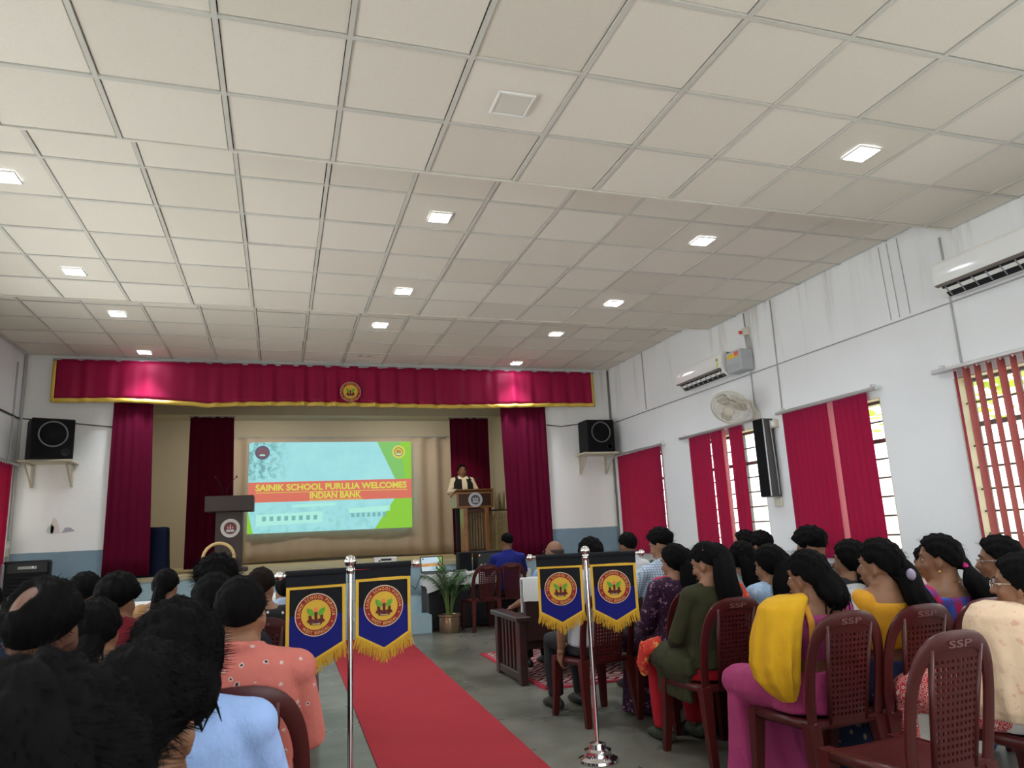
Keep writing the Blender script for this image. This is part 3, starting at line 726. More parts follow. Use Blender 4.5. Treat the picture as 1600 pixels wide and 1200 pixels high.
mb = MB(); mb.box((0, -.05, .78), (.32, .05, .06), b=.005); mb.box((0, -.05, .10), (.32, .05, .08), b=.005)
for k in range(5): mb.box((-.1+.05*k, .02, .45), (.012, .02, .62))
mb.obj('column_trim', M_WOODD, t)
MB().box((0, .1, .03), (.56, .46, .06), b=.01).obj('base', M_WOODL, t)
crest(Matrix.Translation((0, -.045, .965)), .125, CREST, t)
mic = MB(); mic.tube([(.16, .05, 1.11), (.16, .06, 1.18), (.12, .02, 1.28), (.05, -.05, 1.33)], .006, 6); mic.ell((.04, -.06, 1.335), (.018, .018, .022), 8, 6)
mic.obj('microphone', M_BLACK, t, smooth=True)
t = thing('podium', 'dark brown podium with wide top box and round crest at the left of the stage', 'podium', (-.72, 11.8, SZ))
MB().box((0, 0, .995), (.68, .5, .23), b=.008).obj('top_box', M_PODB, t)
MB().box((-.0, .02, .44), (.38, .36, .88), b=.006).obj('column', M_PODB, t)
MB().box((0, .02, .03), (.54, .46, .06), b=.008).obj('base', M_PODB, t)
crest(Matrix.Translation((.02, -.165, .635)), .135, CRESTB, t)
for s, q in ((-.12, -.1), (-.06, .14)):
    m2 = MB(); m2.tube([(s, .05, 1.11), (s, .05, 1.2), (s+q*.4, 0, 1.32), (s+q, -.06, 1.40)], .004, 6); m2.ell((s+q, -.065, 1.402), (.012, .012, .018), 8, 6); m2.obj('microphone', M_BLACK, t, smooth=True)
# reed bundle stand behind the lectern, draped blue pedestal, stage cloth
t = thing('reed_screen', 'bundle of pale dry reeds standing on the stage between the lectern and right curtain', 'reed screen', (3.74, 12.35, SZ))
m_rd = mat('dry_reed', (.62, .49, .25), .75, var=.35, vscale=20); mb = MB()
for k in range(170):
    a = random.uniform(-.27, .3); b2 = random.uniform(-.05, .05); mb.tube([(a*1.05, b2, 0), (a*.85+random.uniform(-.02, .02), b2*.6, random.uniform(.55, .8))], [.008, .005], 5)
mb.obj('reed_stems', m_rd, t, kind='stuff')
mb = MB()
for k in range(50):
    a = random.uniform(-.15, .28); mb.tube([(a*.9, .02, .78), (a+random.uniform(-.02, .02), .03, random.uniform(1.0, 1.12))], [.007, .003], 5)
mb.obj('reed_tips', mat('reed_tip', (.34, .27, .12), .75, var=.35, vscale=20), t, kind='stuff')
MB().box((.02, 0, .78), (.52, .12, .022), b=.004).obj('binding', M_WOODD, t)
t = thing('draped_pedestal', 'small dark blue cloth-draped pedestal beside the left stage curtain', 'pedestal', (-1.74, 11.62, SZ))
nn = 48
rings = []
for z, k in ((.0, 1.12), (.3, 1.05), (.6, 1.0), (.67, .98), (.685, .93)):
    rings.append([((.20*k*(1 if abs(math.cos(a)) > .7 else abs(math.cos(a))/.7)*np.sign(math.cos(a)))+.012*math.sin(a*14)*(1-z), .20*k*(1 if abs(math.sin(a)) > .7 else abs(math.sin(a))/.7)*np.sign(math.sin(a)), z) for a in [2*PI*q/nn for q in range(nn)]])
MB().loft(rings).obj('drape', mat('navy_drape', (.006, .009, .024), .9, spec=.1), t, smooth=40)
# projector on the stage edge
t = thing('projector', 'small white projector sitting on the stage edge above the steps', 'projector', (1.55, 11.42, SZ+.004))
MB().box((0, 0, .055), (.34, .24, .085), b=.015).obj('body', M_WHITE, t)
mb = MB(); mb.box((0, -.121, .06), (.16, .004, .03), b=.001); mb.box((-.1, -.121, .045), (.03, .004, .02), b=.001)
mb.obj('socket_panel', M_BLACK, t)
MB().tube([(.1, .115, .06), (.1, .14, .06)], .03, 16).obj('lens', M_BLACK, t)
for x in (-.13, .13):
    for y in (-.08, .08): MB().cyl((x, y, 0), (x, y, .015), .012).obj('foot', M_BLACK, t)

# ---------------------------------------------------------------- wall loudspeakers on brackets
def wall_speaker(label, x, rz, zb):
    sh = thing('speaker_shelf', label.replace('black loudspeaker', 'cream bracket shelf') if 0 else label[1], 'shelf', (x, YF, zb))
    MB().box((0, -.2, -.015), (.62, .42, .03), b=.004).obj('shelf_board', mat('cream_shelf', (.55, .50, .38), .6, var=.15), sh)
    for s in (-.24, .24):
        b_ = MB(); b_.box((s, -.018, -.17), (.03, .03, .34), b=.003); b_.box((s, -.19, -.04), (.03, .38, .02), b=.003)
        b_.tube([(s, -.36, -.05), (s, -.02, -.33)], .012, 6); b_.obj('bracket', mat('cream_bracket', (.50, .45, .34), .6), sh)
    t = thing('loudspeaker', label[0], 'loudspeaker', (x+.01, YF-.215-abs(rz)*.14, zb), rz, 'wall loudspeakers')
    MB().box((0, 0, .27), (.5, .36, .54), b=.012).obj('cabinet', M_BLACKM, t)
    MB().box((0, -.182, .27), (.47, .006, .51), b=.002).obj('baffle', M_GRILLE, t)
    c = MB(); M = Matrix.Translation((0, -.19, .33)) @ Matrix.Rotation(PI/2, 4, 'X')
    c.lathe([(.165, 0), (.175, .008), (.165, .016), (.155, .006), (.155, 0)], 32, M=M); c.obj('cone_ring', mat('grey_ring', (.16, .16, .16), .4), t, smooth=True)
    c = MB(); c.lathe([(.005, -.0), (.05, .004), (.15, .008), (.155, 0), (.02, -.004)], 32, M=M); c.obj('cone', M_GRILLE, t, smooth=True)
    c = MB(); c.lathe([(.045, 0), (.05, .006), (.042, .008), (.04, 0)], 24, M=Matrix.Translation((.15, -.186, .09)) @ Matrix.Rotation(PI/2, 4, 'X')); c.obj('port', M_BLACK, t, smooth=True)
wall_speaker(('black loudspeaker on a wall shelf left of the stage', 'cream bracket shelf under the left loudspeaker'), -2.96, .40, 2.53)
wall_speaker(('black loudspeaker on a wall shelf right of the stage', 'cream bracket shelf under the right loudspeaker'), 5.05, -.0, 2.55)
# old paint patch under the left speaker
pm = MB(); M0 = Matrix.Translation((0, YF-.001, 0))
pm.prism([(-2.98, 1.60), (-2.90, 1.56), (-2.89, 1.66), (-2.93, 1.70), (-2.97, 1.66)], .002, M0, 0); pm.prism([(-2.93, 1.58), (-2.82, 1.58), (-2.83, 1.64), (-2.86, 1.75), (-2.91, 1.80), (-2.93, 1.70)], .002, M0, 1); pm.prism([(-2.80, 1.58), (-2.64, 1.60), (-2.70, 1.65), (-2.76, 1.65)], .002, M0, 2)
pm.obj('trim_paint_patch', [mat('patch_green', (.5, .55, .48), .8), mat('patch_pink', (.66, .58, .53), .8, var=.1), mat('patch_grey', (.33, .33, .35), .8)], kind='structure')

# ---------------------------------------------------------------- right wall fixtures
def extr_y(mb, prof, y0, y1, mi=0):   # profile in (x, z), extruded along y
    mb.loft([[(x, y, z) for x, z in prof] for y in (y0, y1)], mi); return mb
def aircon(label, y0, y1, z0):
    L = y1-y0; t = thing('air_conditioner', label, 'air conditioner', (XR, (y0+y1)/2, z0), group='wall air conditioners')
    prof = [(0, .02), (-.13, .0), (-.19, .045), (-.215, .09), (-.225, .16), (-.215, .26), (-.19, .30), (0, .31)][::-1]
    extr_y(MB(), prof, -L/2, L/2).obj('body', M_WHITE, t, smooth=35)
    pr = [(-.226, .10), (-.232, .17), (-.222, .265), (-.218, .265), (-.226, .17), (-.22, .10)][::-1]
    extr_y(MB(), pr, -L/2+.01, L/2-.01).obj('front_panel', mat('glossy_white_panel', (.80, .80, .79), .12, coat=.4), t, smooth=35)
    mb = MB(); mb.box((-.174, 0, .038), (.116, L*.90, .006), M=Matrix.Rotation(.80, 4, 'Y')); mb.obj('air_outlet', M_BLACK, t)
    mb = MB(); mb.box((-.238, 0, .080), (.042, L*.95, .009), b=.003, M=Matrix.Rotation(.25, 4, 'Y')); mb.obj('louvre_flap', mat('brown_grey_flap', (.20, .165, .14), .5), t)
    for k in range(9): MB().box((-.180, -L*.42+L*.84*k/8, .033), (.095, .006, .012), M=Matrix.Rotation(.80, 4, 'Y')).obj('louvre_blade', M_GREYP, t)
    return t
t = aircon('white air conditioner on the right wall above the fan', 7.53, 8.63, 3.12)
lb = MB(); lb.box((-.2335, -.46, .17), (.002, .05, .12)); lb.obj('rating_label', mat('pale_green_label', (.62, .66, .25), .5), t)
lb = MB(); lb.box((-.2345, -.46, .205), (.002, .036, .022)); lb.obj('rating_dot', mat('brown_label', (.3, .12, .05), .5), t)
lb = MB(); lb.box((-.1, -.552, .27), (.08, .003, .04)); lb.obj('side_badge', mat('navy_badge', (.02, .03, .10), .5), t)
aircon('white air conditioner cut by the right picture edge', 3.25, 4.41, 3.08)
t = thing('stabiliser_box', 'grey metal voltage stabiliser box with warning stickers beside the air conditioner', 'electrical box', (XR-.1, 7.34, 3.24))
MB().box((0, 0, 0), (.18, .31, .26), b=.008).obj('case', mat('grey_case', (.42, .43, .45), .45, var=.06), t)
MB().box((-.092, .0, .07), (.003, .22, .055)).obj('warning_sticker', mat('yellow_sticker', (.75, .50, .04), .5), t)
MB().box((-.0935, -.075, .085), (.003, .07, .05)).obj('red_sticker', mat('red_sticker', (.75, .12, .08), .5), t)
mb = MB()
for k in range(4): mb.box((-.091, .0, -.03-.02*k), (.003, .22, .006))
mb.obj('vent_slots', M_GREYP, t)
t = thing('switch_socket', 'ivory switch socket with red plug above the stabiliser box', 'socket', (XR-.03, 7.24, 3.60))
MB().box((0, 0, 0), (.06, .09, .10), b=.008).obj('plate', M_IVORY, t); MB().cyl((-.03, .05, 0), (-.06, .05, 0), .022).obj('plug', mat('red_plug', (.6, .08, .05), .5), t)
cb = MB()
for k in range(7):
    a = random.uniform(-.03, .03); cb.tube([(-.02, a, -.05), (-.04+a*.5, -.03+a, -.2), (-.05, -.05-a, -.35+.05*random.random()), (-.04, .03+a, -.42), (-.05, .08, -.30)], .006, 6)
cb.obj('cable_tangle', M_CABLE, t, smooth=True)
# wall fan
t = thing('wall_fan', 'ivory caged wall fan tilted down over the parted blind', 'fan', (5.05, 7.19, 2.64))
nrm = Vector((-.62, -.42, -.62)).normalized()
FM = nrm.to_track_quat('Z', 'X').to_matrix().to_4x4()
cg = MB(); R_ = .225
for r, z in ((R_, 0), (R_*.98, .03), (R_*.8, .055), (R_*.55, .068), (R_*.3, .075), (R_*.9, -.03), (R_*.6, -.06)):
    cg.tube([tuple(FM @ Vector((r*math.cos(2*PI*k/40), r*math.sin(2*PI*k/40), z))) for k in range(40)], .0035 if r < R_ else .008, 6, closed=True)
for k in range(54):
    a = 2*PI*k/54; cg.tube([tuple(FM @ Vector((r*math.cos(a), r*math.sin(a), z))) for r, z in ((.05, .076), (.12, .068), (.18, .055), (.215, .035), (.225, 0), (.205, -.03), (.12, -.06), (.05, -.07))], .0022, 5)
cg.obj('cage', M_IVORY, t, smooth=True)
hb = MB(); hb.lathe([(.0, .08), (.05, .08), (.055, .07), (.05, .06), (0, .06)], 20, M=FM); hb.obj('hub_cap', M_IVORY, t, smooth=40)
M_BLADE = mat('smoky_fan_blade', (.42, .38, .31), .35)
for k in range(3):
    a = 2*PI*k/3+.4; bl = []
    for u, wd, tw in ((.04, .03, .5), (.09, .06, .45), (.15, .075, .35), (.195, .05, .3)):
        ring = []
        for q in range(8):
            an = 2*PI*q/8; yy = wd*math.cos(an); zz = .004*math.sin(an); v = Vector((u, yy*math.cos(tw)-zz*math.sin(tw), yy*math.sin(tw)*.5+zz)); ring.append(tuple(FM @ (Matrix.Rotation(a, 3, 'Z') @ v)))
        bl.append(ring)
    MB().loft(bl).obj('blade', M_BLADE, t, smooth=True)
mo = MB(); mo.lathe([(0, -.07), (.06, -.07), (.07, -.10), (.065, -.17), (.04, -.20), (0, -.205)], 20, M=FM); mo.obj('motor', M_IVORY, t, smooth=40)
ar = MB(); p0 = FM @ Vector((0, 0, -.13)); ar.tube([tuple(p0), (.20, .06, .10), (.33, .05, .08), (.37, .04, -.05), (.39, .04, -.1)], [.022, .022, .02, .02, .024], 10); ar.obj('arm', M_IVORY, t, smooth=True)
MB().box((.385, .04, -.12), (.05, .10, .16), b=.01).obj('wall_plate', M_IVORY, t)
# column loudspeaker
t = thing('column_speaker', 'tall black column loudspeaker on the right wall below the fan', 'loudspeaker', (5.36, 7.03, 1.57), .12)
MB().box((0, 0, .45), (.17, .16, .90), b=.01).obj('cabinet', mat('charcoal_cabinet', (.06, .06, .062), .5), t)
MB().box((-.088, 0, .45), (.008, .145, .88), b=.003).obj('grille', M_GRILLE, t)
MB().box((-.076, -.0815, .45), (.014, .004, .88)).obj('silver_edge', M_ALU, t)
MB().tube([(.02, -.085, .88), (.03, -.09, .5), (.04, -.088, .2), (.045, -.085, .02)], .006, 6).obj('cable', M_CABLE, t, smooth=True)
mb = MB(); mb.box((.09, -.02, -.06), (.06, .12, .10), b=.008); mb.obj('wall_bracket', M_IVORY, t)
t = thing('blind_pull_box', 'small ivory socket box at the left end of the wide blind rail', 'socket', (XR-.03, 6.92, 2.40))
MB().box((0, 0, 0), (.06, .09, .09), b=.006).obj('plate', M_IVORY, t); MB().box((-.032, 0, 0), (.006, .05, .05), b=.002).obj('cover', M_WHITE, t)
t = thing('switch_board', 'ivory switch board low on the left wall near the cooler', 'switch', (XL+.03, 11.05, 1.40))
MB().box((0, 0, 0), (.06, .16, .20), b=.006).obj('plate', M_IVORY, t)
for q in (-.05, 0, .05): MB().box((.032, q, .03), (.008, .03, .05), b=.002).obj('switch', M_WHITE, t)
# ---------------------------------------------------------------- floor coverings
M_CARPET = mat('red_carpet_pile', (.34, .026, .036), .95, spec=.1, sheen=.03, bump=.5, bscale=350, var=.10, vscale=1.5)
def carpet():
    mb = MB(); n = 60; vs = []; fs = []
    for j in range(n+1):
        y = 1.2+(10.25-1.2)*j/n; v = j/n; xa = .53+.10*v; xb = 1.39+.24*v
        for z in (.001, .009): vs += [(xa, y, z), (xb, y, z+.002*math.sin(j*1.7))]
    for j in range(n):
        a, b = 4*j, 4*j+4
        fs += [(a+2, a+3, b+3, b+2), (a, b, b+1, a+1), (a, a+2, b+2, b), (a+1, b+1, b+3, a+3)]
    return mb.add(vs, fs)
o = carpet().obj('aisle_carpet', M_CARPET, label='long red carpet runner along the aisle to the stage steps', category='carpet')
def rug_mat():
    m = mat('patterned_rug', (.3, .02, .03), .95, spec=.1, bump=.4, bscale=300); t, b, oc, xyz = base(m)
    v = t.nodes.new('ShaderNodeTexVoronoi'); v.distance = 'MANHATTAN'; v.inputs['Scale'].default_value = 3.2; v.inputs['Randomness'].default_value = .15; t.links.new(oc, v.inputs['Vector'])
    w2 = math_(t, 'SINE', math_(t, 'MULTIPLY', v.outputs['Distance'], 22)); f = smooth_(t, w2, -.2, .3)
    c = mixc(t, f, (.16, .010, .022), (.45, .34, .32)); f2 = smooth_(t, noise_(t, oc, 7, 2), .5, .6); c = mixc(t, f2, c, (.14, .01, .025), 'MIX')
    c = mixc(t, f, c, (.40, .30, .28)); t.links.new(c, b.inputs['Base Color']); return m
t = thing('patterned_rug', 'maroon and white patterned rug under the wooden sofa', 'rug', (3.4, 7.1, 0))
MB().box((0, 0, .006), (2.5, 2.1, .01), b=.003).obj('pile', rug_mat(), t)
mb = MB()
for s in (-1, 1): mb.box((s*1.235, 0, .0065), (.05, 2.1, .011)); mb.box((0, s*1.03, .0065), (2.5, .05, .011))
mb.obj('border', mat('rug_border', (.35, .02, .04), .95), t)

# ---------------------------------------------------------------- plastic chairs
M_CHAIR = mat('maroon_plastic', (.064, .0085, .008), .33, spec=.38, var=.12, vscale=6, bump=.04, bscale=60)
M_SSP = mat('painted_letters', (.20, .10, .095), .6)
def chair_parts():
    P = []
    # seat: dished slab with a rolled front edge
    n = 14; top = []
    vs = []; fs = []
    for s in (0, 1):
        for j in range(n+1):
            for i in range(n+1):
                u, v = i/n*2-1, j/n*2-1; wd = .205+.012*v
                x = u*wd; y = v*.215
                e = max(abs(u), abs(v)); z = .425-.016*(1-u*u)*(1-v*v)
                if v > .7: z -= .05*((v-.7)/.3)**2
                if abs(u) > .85: z -= .015*((abs(u)-.85)/.15)**2
                vs.append((x*(1-.03*max(0, abs(v)-.8)*5), y, z-s*.014))
    N = n+1; L = N*N
    for j in range(n):
        for i in range(n):
            a = j*N+i; fs.append((a, a+1, a+N+1, a+N)); fs.append((L+a, L+a+N, L+a+N+1, L+a+1))
    for i in range(n):
        fs.append((i, L+i, L+i+1, i+1)); a = n*N+i; fs.append((a, a+1, L+a+1, L+a)); a = i*N; fs.append((a, a+N, L+a+N, L+a)); a = i*N+n; fs.append((a, L+a, L+a+N, a+N))
    P.append(('seat', MB().add(vs, fs).mesh('seat', M_CHAIR, 60)))
    mb = MB()
    for s in (-1, 1): mb.tube([(s*.19, -.2, .405), (s*.20, .19, .395)], .017, 6, flat=1.4)
    mb.box((0, -.2, .405), (.38, .025, .035), b=.006); mb.box((0, .185, .385), (.38, .02, .035), b=.006)
    P.append(('apron', mb.mesh('apron', M_CHAIR, True)))
    # arched back frame: flat band
    path = []
    for k in range(25):
        a = PI*k/24; c, s2 = math.cos(a), math.sin(a)
        x = .198*np.sign(c)*abs(c)**.62; z = .60+.262*abs(s2)**.80; path.append((x, z))
    path = [(.186, .41), (.196, .50)]+path+[(-.196, .50), (-.186, .41)]
    def by(z): return -.195-.085*max(0, (z-.41)/.45)**1.1
    def bulge(x): return -.022*(1-(x/.2)**2)
    rings = []
    for k, (x, z) in enumerate(path):
        a = path[max(0, k-1)]; b = path[min(len(path)-1, k+1)]; tx, tz = b[0]-a[0], b[1]-a[1]; l = math.hypot(tx, tz); nx_, nz_ = -tz/l, tx/l
        wd = .024+.006*max(0, (z-.7)/.16)
        ring = []
        for du, dv in ((-1, -.6), (-.6, -1), (.6, -1), (1, -.6), (1, .6), (.6, 1), (-.6, 1), (-1, .6)):
            ring.append((x+nx_*du*wd, by(z)+bulge(x)+dv*.009, z+nz_*du*wd))
        rings.append(ring)
    P.append(('back_frame', MB().loft(rings).mesh('back_frame', M_CHAIR, 50)))
    # centre panel, pierced
    nx2, nz2 = 19, 35; vs = []; fs = []
    keep = lambda i, j: not (i % 2 == 1 and j % 2 == 1 and 1 <= i <= nx2-2 and 3 <= j <= nz2-3)
    NN = nx2+1
    for s in (0, 1):
        for j in range(nz2+1):
            for i in range(nx2+1):
                v = j/nz2; z = .405+.425*v; hw = .098+.022*v; x = (i/nx2*2-1)*hw
                vs.append((x, by(z)+bulge(x)*1.0+.004-s*.008, z))
    L = NN*(nz2+1)
    for j in range(nz2):
        for i in range(nx2):
            if not keep(i, j): 
                a = j*NN+i; q = [a, a+1, a+NN+1, a+NN]
                for p in range(4): fs.append((q[p], q[(p+1) % 4], L+q[(p+1) % 4], L+q[p]))
                continue
            a = j*NN+i; fs.append((a, a+1, a+NN+1, a+NN)); fs.append((L+a, L+a+NN, L+a+NN+1, L+a+1))
    for j in range(nz2):
        for i in (0, nx2): a = j*NN+i; fs.append((a, a+NN, L+a+NN, L+a))
    P.append(('back_panel', MB().add(vs, fs).mesh('back_panel', M_CHAIR, 40)))
    mb = MB()
    for x in (-.1, .1):
        mb.tube([(x*1.0, by(.41)+bulge(x), .41), (x*1.12, by(.62)+bulge(x), .62), (x*1.24, by(.83)+bulge(x), .835)], .010, 6)
    P.append(('panel_edge', mb.mesh('panel_edge', M_CHAIR, True)))
    for fx, fy, k in ((-1, 1, 0), (1, 1, 0), (-1, -1, 1), (1, -1, 1)):
        mb = MB(); rings = []
        for z, e, wd, dp in ((.415, 0, .030, .028), (.36, .004, .030, .026), (.18, .014, .024, .020), (.012, .028, .020, .017), (0, .028, .018, .015)):
            cx = fx*(.185+e*.8); cy = fy*(.185+e*(1 if fy > 0 else 2.1))
            rings.append([(cx+a*wd, cy+b*dp, z) for a, b in ((-1, -1), (1, -1), (1, 1), (-1, 1))])
        mb.loft(rings[::-1]); P.append(('leg', mb.mesh('leg', M_CHAIR, 40)))
    mb = MB(); M = Matrix.Translation((0, by(.845)-.036, .848)) @ Matrix.Rotation(.19, 4, 'X')
    text(mb, 'SSP', M, .115, .026); P.append(('lettering', mb.mesh('lettering', M_SSP)))
    return P
CH = chair_parts()
def chair(label, x, y, deg=0):
    t = thing('plastic_chair', label, 'chair', (x, y, 0), math.radians(deg), group='maroon plastic chairs')
    for n_, me in CH: put(n_, me, t)
    return t

# ---------------------------------------------------------------- flag stands
M_FBLK = mat('black_felt', (.012, .013, .016), .9, spec=.15, sheen=.03, bump=.15, bscale=500)
M_FBLUE = mat('royal_blue_felt', (.008, .011, .15), .85, spec=.2, sheen=.03, bump=.15, bscale=500)
M_FYEL = mat('golden_braid', (.66, .40, .03), .6, spec=.4, bump=.3, bscale=300)
M_FRN = mat('golden_fringe_thread', (.60, .36, .03), .55, var=.25, vscale=40)
def flag_stand(label, x, y, deg, H, w_, bar, drop, tilt=0, bend=(0, 0)):
    t = thing('flag_stand', label, 'flag stand', (x, y, 0), math.radians(deg), group='chrome pennant stands')
    MB().cyl((0, 0, .03), (0, 0, H-.06), .0125, 16).obj('pole', M_STEEL, t, smooth=40)
    mb = MB(); mb.lathe([(0, 0), (.112, 0), (.115, .006), (.112, .018), (.082, .030), (.078, .04), (.078, .062), (.05, .070), (.046, .095), (.03, .10), (.014, .104), (0, .104)], 36); mb.obj('base', M_STEEL, t, smooth=35)
    mb = MB(); mb.lathe([(.016, H-.085), (.018, H-.06), (.012, H-.055)], 18); mb.ell((0, 0, H-.028), (.028, .028, .028), 20, 12); mb.obj('ball_finial', M_STEEL, t, smooth=True)
    zb = H-drop; zl = zb-tilt
    MB().cyl((-bar, 0, zl), (bar, 0, zb), .009, 12).obj('cross_bar', M_STEEL, t, smooth=40)
    for s in (-1, 1):
        mb = MB(); mb.ell((s*(bar+.012), 0, zb if s > 0 else zl), (.02, .02, .02), 16, 10); mb.obj('ball_end', M_STEEL, t, smooth=True)
    for s in (-1, 1):
        off = .024; x0, x1 = (off, off+w_) if s > 0 else (-off-w_, -off); xc = (x0+x1)/2
        zt = zb if s > 0 else (zl+(zb-zl)*.3)
        hs, hp = w_*1.20, w_*1.46                      # side length, length at the point
        def wv(p, s=s, x0=x0): return (p[0], p[1]+.006*math.sin((p[0]-x0)*22+s)*min(1, (zt-p[2])*5)+bend[0 if s < 0 else 1]*(zt-p[2])*.12, p[2]+.01*(p[0]-xc)*0)
        I = Matrix.Identity(4); sp = w_*.70                # black/blue split
        def bz(u): return zt-hs-(hp-hs)*(1-abs(u)*2)      # lower outline, u in -.5..
        pn = MB(); N = 20
        def strip(za, zb_, mi, yy=0, th=.003, xin=0.):
            top = []; 
            vs = []; fs = []
            for k2 in (0, 1):
                for i in range(N+1):
                    u = i/N-.5; xx = xc+u*(w_-2*xin); vs.append((xx, yy+(th if k2 else 0), za(u))); vs.append((xx, yy+(th if k2 else 0), (za(u)+zb_(u))/2)); vs.append((xx, yy+(th if k2 else 0), zb_(u)))
            L = 3*(N+1)
            for i in range(N):
                for r in (0, 1):
                    a = 3*i+r; fs.append((a, a+1, a+4, a+3)); fs.append((L+a, L+a+3, L+a+4, L+a+1))
                a = 3*i; fs.append((a, a+3, L+a+3, L+a)); fs.append((a+2, L+a+2, L+a+5, a+5))
            for a in (0, 3*N):
                for r in (0, 1): fs.append((a+r, L+a+r, L+a+r+1, a+r+1))
            pn.add(vs, fs, mi)
        strip(lambda u: zt+.006, lambda u: zt-sp, 0); strip(lambda u: zt-sp, bz, 1)
        pn.warp(wv); p = pn.obj('pennant', [M_FBLK, M_FBLUE], t, smooth=30)
        sl = MB(); sl.tube([(x0-.004, 0, zt), (x1+.004, 0, zt)], .0145, 12); sl.box((xc, -.004, zt-.03), (w_+.006, .005, .055), b=.002); sl.warp(wv); sl.obj('pole_sleeve', M_FBLK, p, smooth=30)
        # braid border
        bd = MB(); bw = w_*.055; zA = zt-.062
        def band(pts, y0_=-.005):
            n_ = len(pts)
            for i in range(n_-1):
                a, b = Vector(pts[i]), Vector(pts[i+1]); d = (b-a); l = d.length; nrm = Vector((-d.z, 0, d.x))/l*bw/2
                M2 = 8; r = []
                for q in range(M2+1):
                    c = a+d*q/M2; r.append([tuple(c+nrm+Vector((0, y0_, 0))), tuple(c-nrm+Vector((0, y0_, 0))), tuple(c-nrm+Vector((0, y0_+.005, 0))), tuple(c+nrm+Vector((0, y0_+.005, 0)))])
                bd.loft(r)
        xi0, xi1 = x0+bw/2, x1-bw/2
        band([(xi0-bw/2, 0, zA), (xi1+bw/2, 0, zA)]); band([(xi0, 0, zA), (xi0, 0, zt-hs)]); band([(xi1, 0, zA), (xi1, 0, zt-hs)])
        band([(xi0, 0, zt-hs+.004), (xc, 0, zt-hp+.006)]); band([(xc, 0, zt-hp+.006), (xi1, 0, zt-hs+.004)])
        bd.warp(wv); bd.obj('border', M_FYEL, p)
        fr = MB()
        for i in range(120):
            u = (i+.5)/120-.5+random.uniform(-.003, .003); xx = xc+u*w_; z0 = bz(u)+.006; ln = w_*random.uniform(.16, .25)
            sway = random.uniform(-.012, .012)+.02*(u)
            fr.tube([(xx, -.004, z0), (xx+sway*.4, -.004+random.uniform(-.004, .004), z0-ln*.5), (xx+sway, random.uniform(-.008, .006), z0-ln)], [.0022, .002, .0012], 4)
        fr.warp(wv); fr.obj('fringe', M_FRN, p, kind='stuff')
        em = emblem(Matrix.Translation((xc, -.003, zt-w_*.70)), w_*.355); em.warp(wv); em.obj('emblem', EMB, p)
    return t

# ---------------------------------------------------------------- sofa
M_SOFAW = mat('dark_rosewood', (.030, .010, .009), .35, spec=.5, var=.3, vscale=7, coat=.2)
M_COVER = mat('white_cover_cloth', (.66, .68, .66), .85, bump=.25, bscale=60, sheen=.1, var=.05)
t = thing('wooden_sofa', 'long dark wooden sofa with slatted ends and white backrest cover', 'sofa', (2.05, 6.3, 0))
LS = 1.9
MB().box((LS/2, .38, .33), (LS-.1, .60, .10), b=.01).obj('seat_frame', M_SOFAW, t)
for k in range(3): MB().box((.13+.58*(k+.5), .40, .42), (.57, .56, .11), b=.03).obj('seat_cushion', mat('maroon_cushion%d' % k, (.10, .012, .018), .85, bump=.2, bscale=150), t)
MB().box((LS/2, .03, .62), (LS-.06, .05, .52), b=.01).obj('backrest', M_SOFAW, t)
cv = MB(); rings = []
for k in range(40):
    x = .02+(LS-.04)*k/39; wob = .004*math.sin(k*1.9)
    rings.append([(x, -.012+wob, .70+wob), (x, -.010, .885), (x, .0, .905+wob*.5), (x, .06, .905-wob*.5), (x, .075, .885), (x, .078-wob, .60), (x, .07, .60), (x, .065, .88), (x, .0, .893), (x, -.004, .70)])
cv.loft(rings); cv.obj('backrest_cover', M_COVER, t, smooth=40)
for ex in (0, LS):
    s = 1 if ex == 0 else -1
    for yy in (.03, .72): MB().box((ex, yy, .27), (.07, .08, .54), b=.006).obj('post', M_SOFAW, t)
    MB().box((ex, .375, .555), (.14, .84, .045), b=.010).obj('armrest', M_SOFAW, t)
    MB().box((ex, .375, .06), (.05, .62, .07), b=.006).obj('rail', M_SOFAW, t)
    for q in range(5): MB().box((ex, .16+.107*q, .31), (.022, .05, .46), b=.004).obj('slat', M_SOFAW, t)

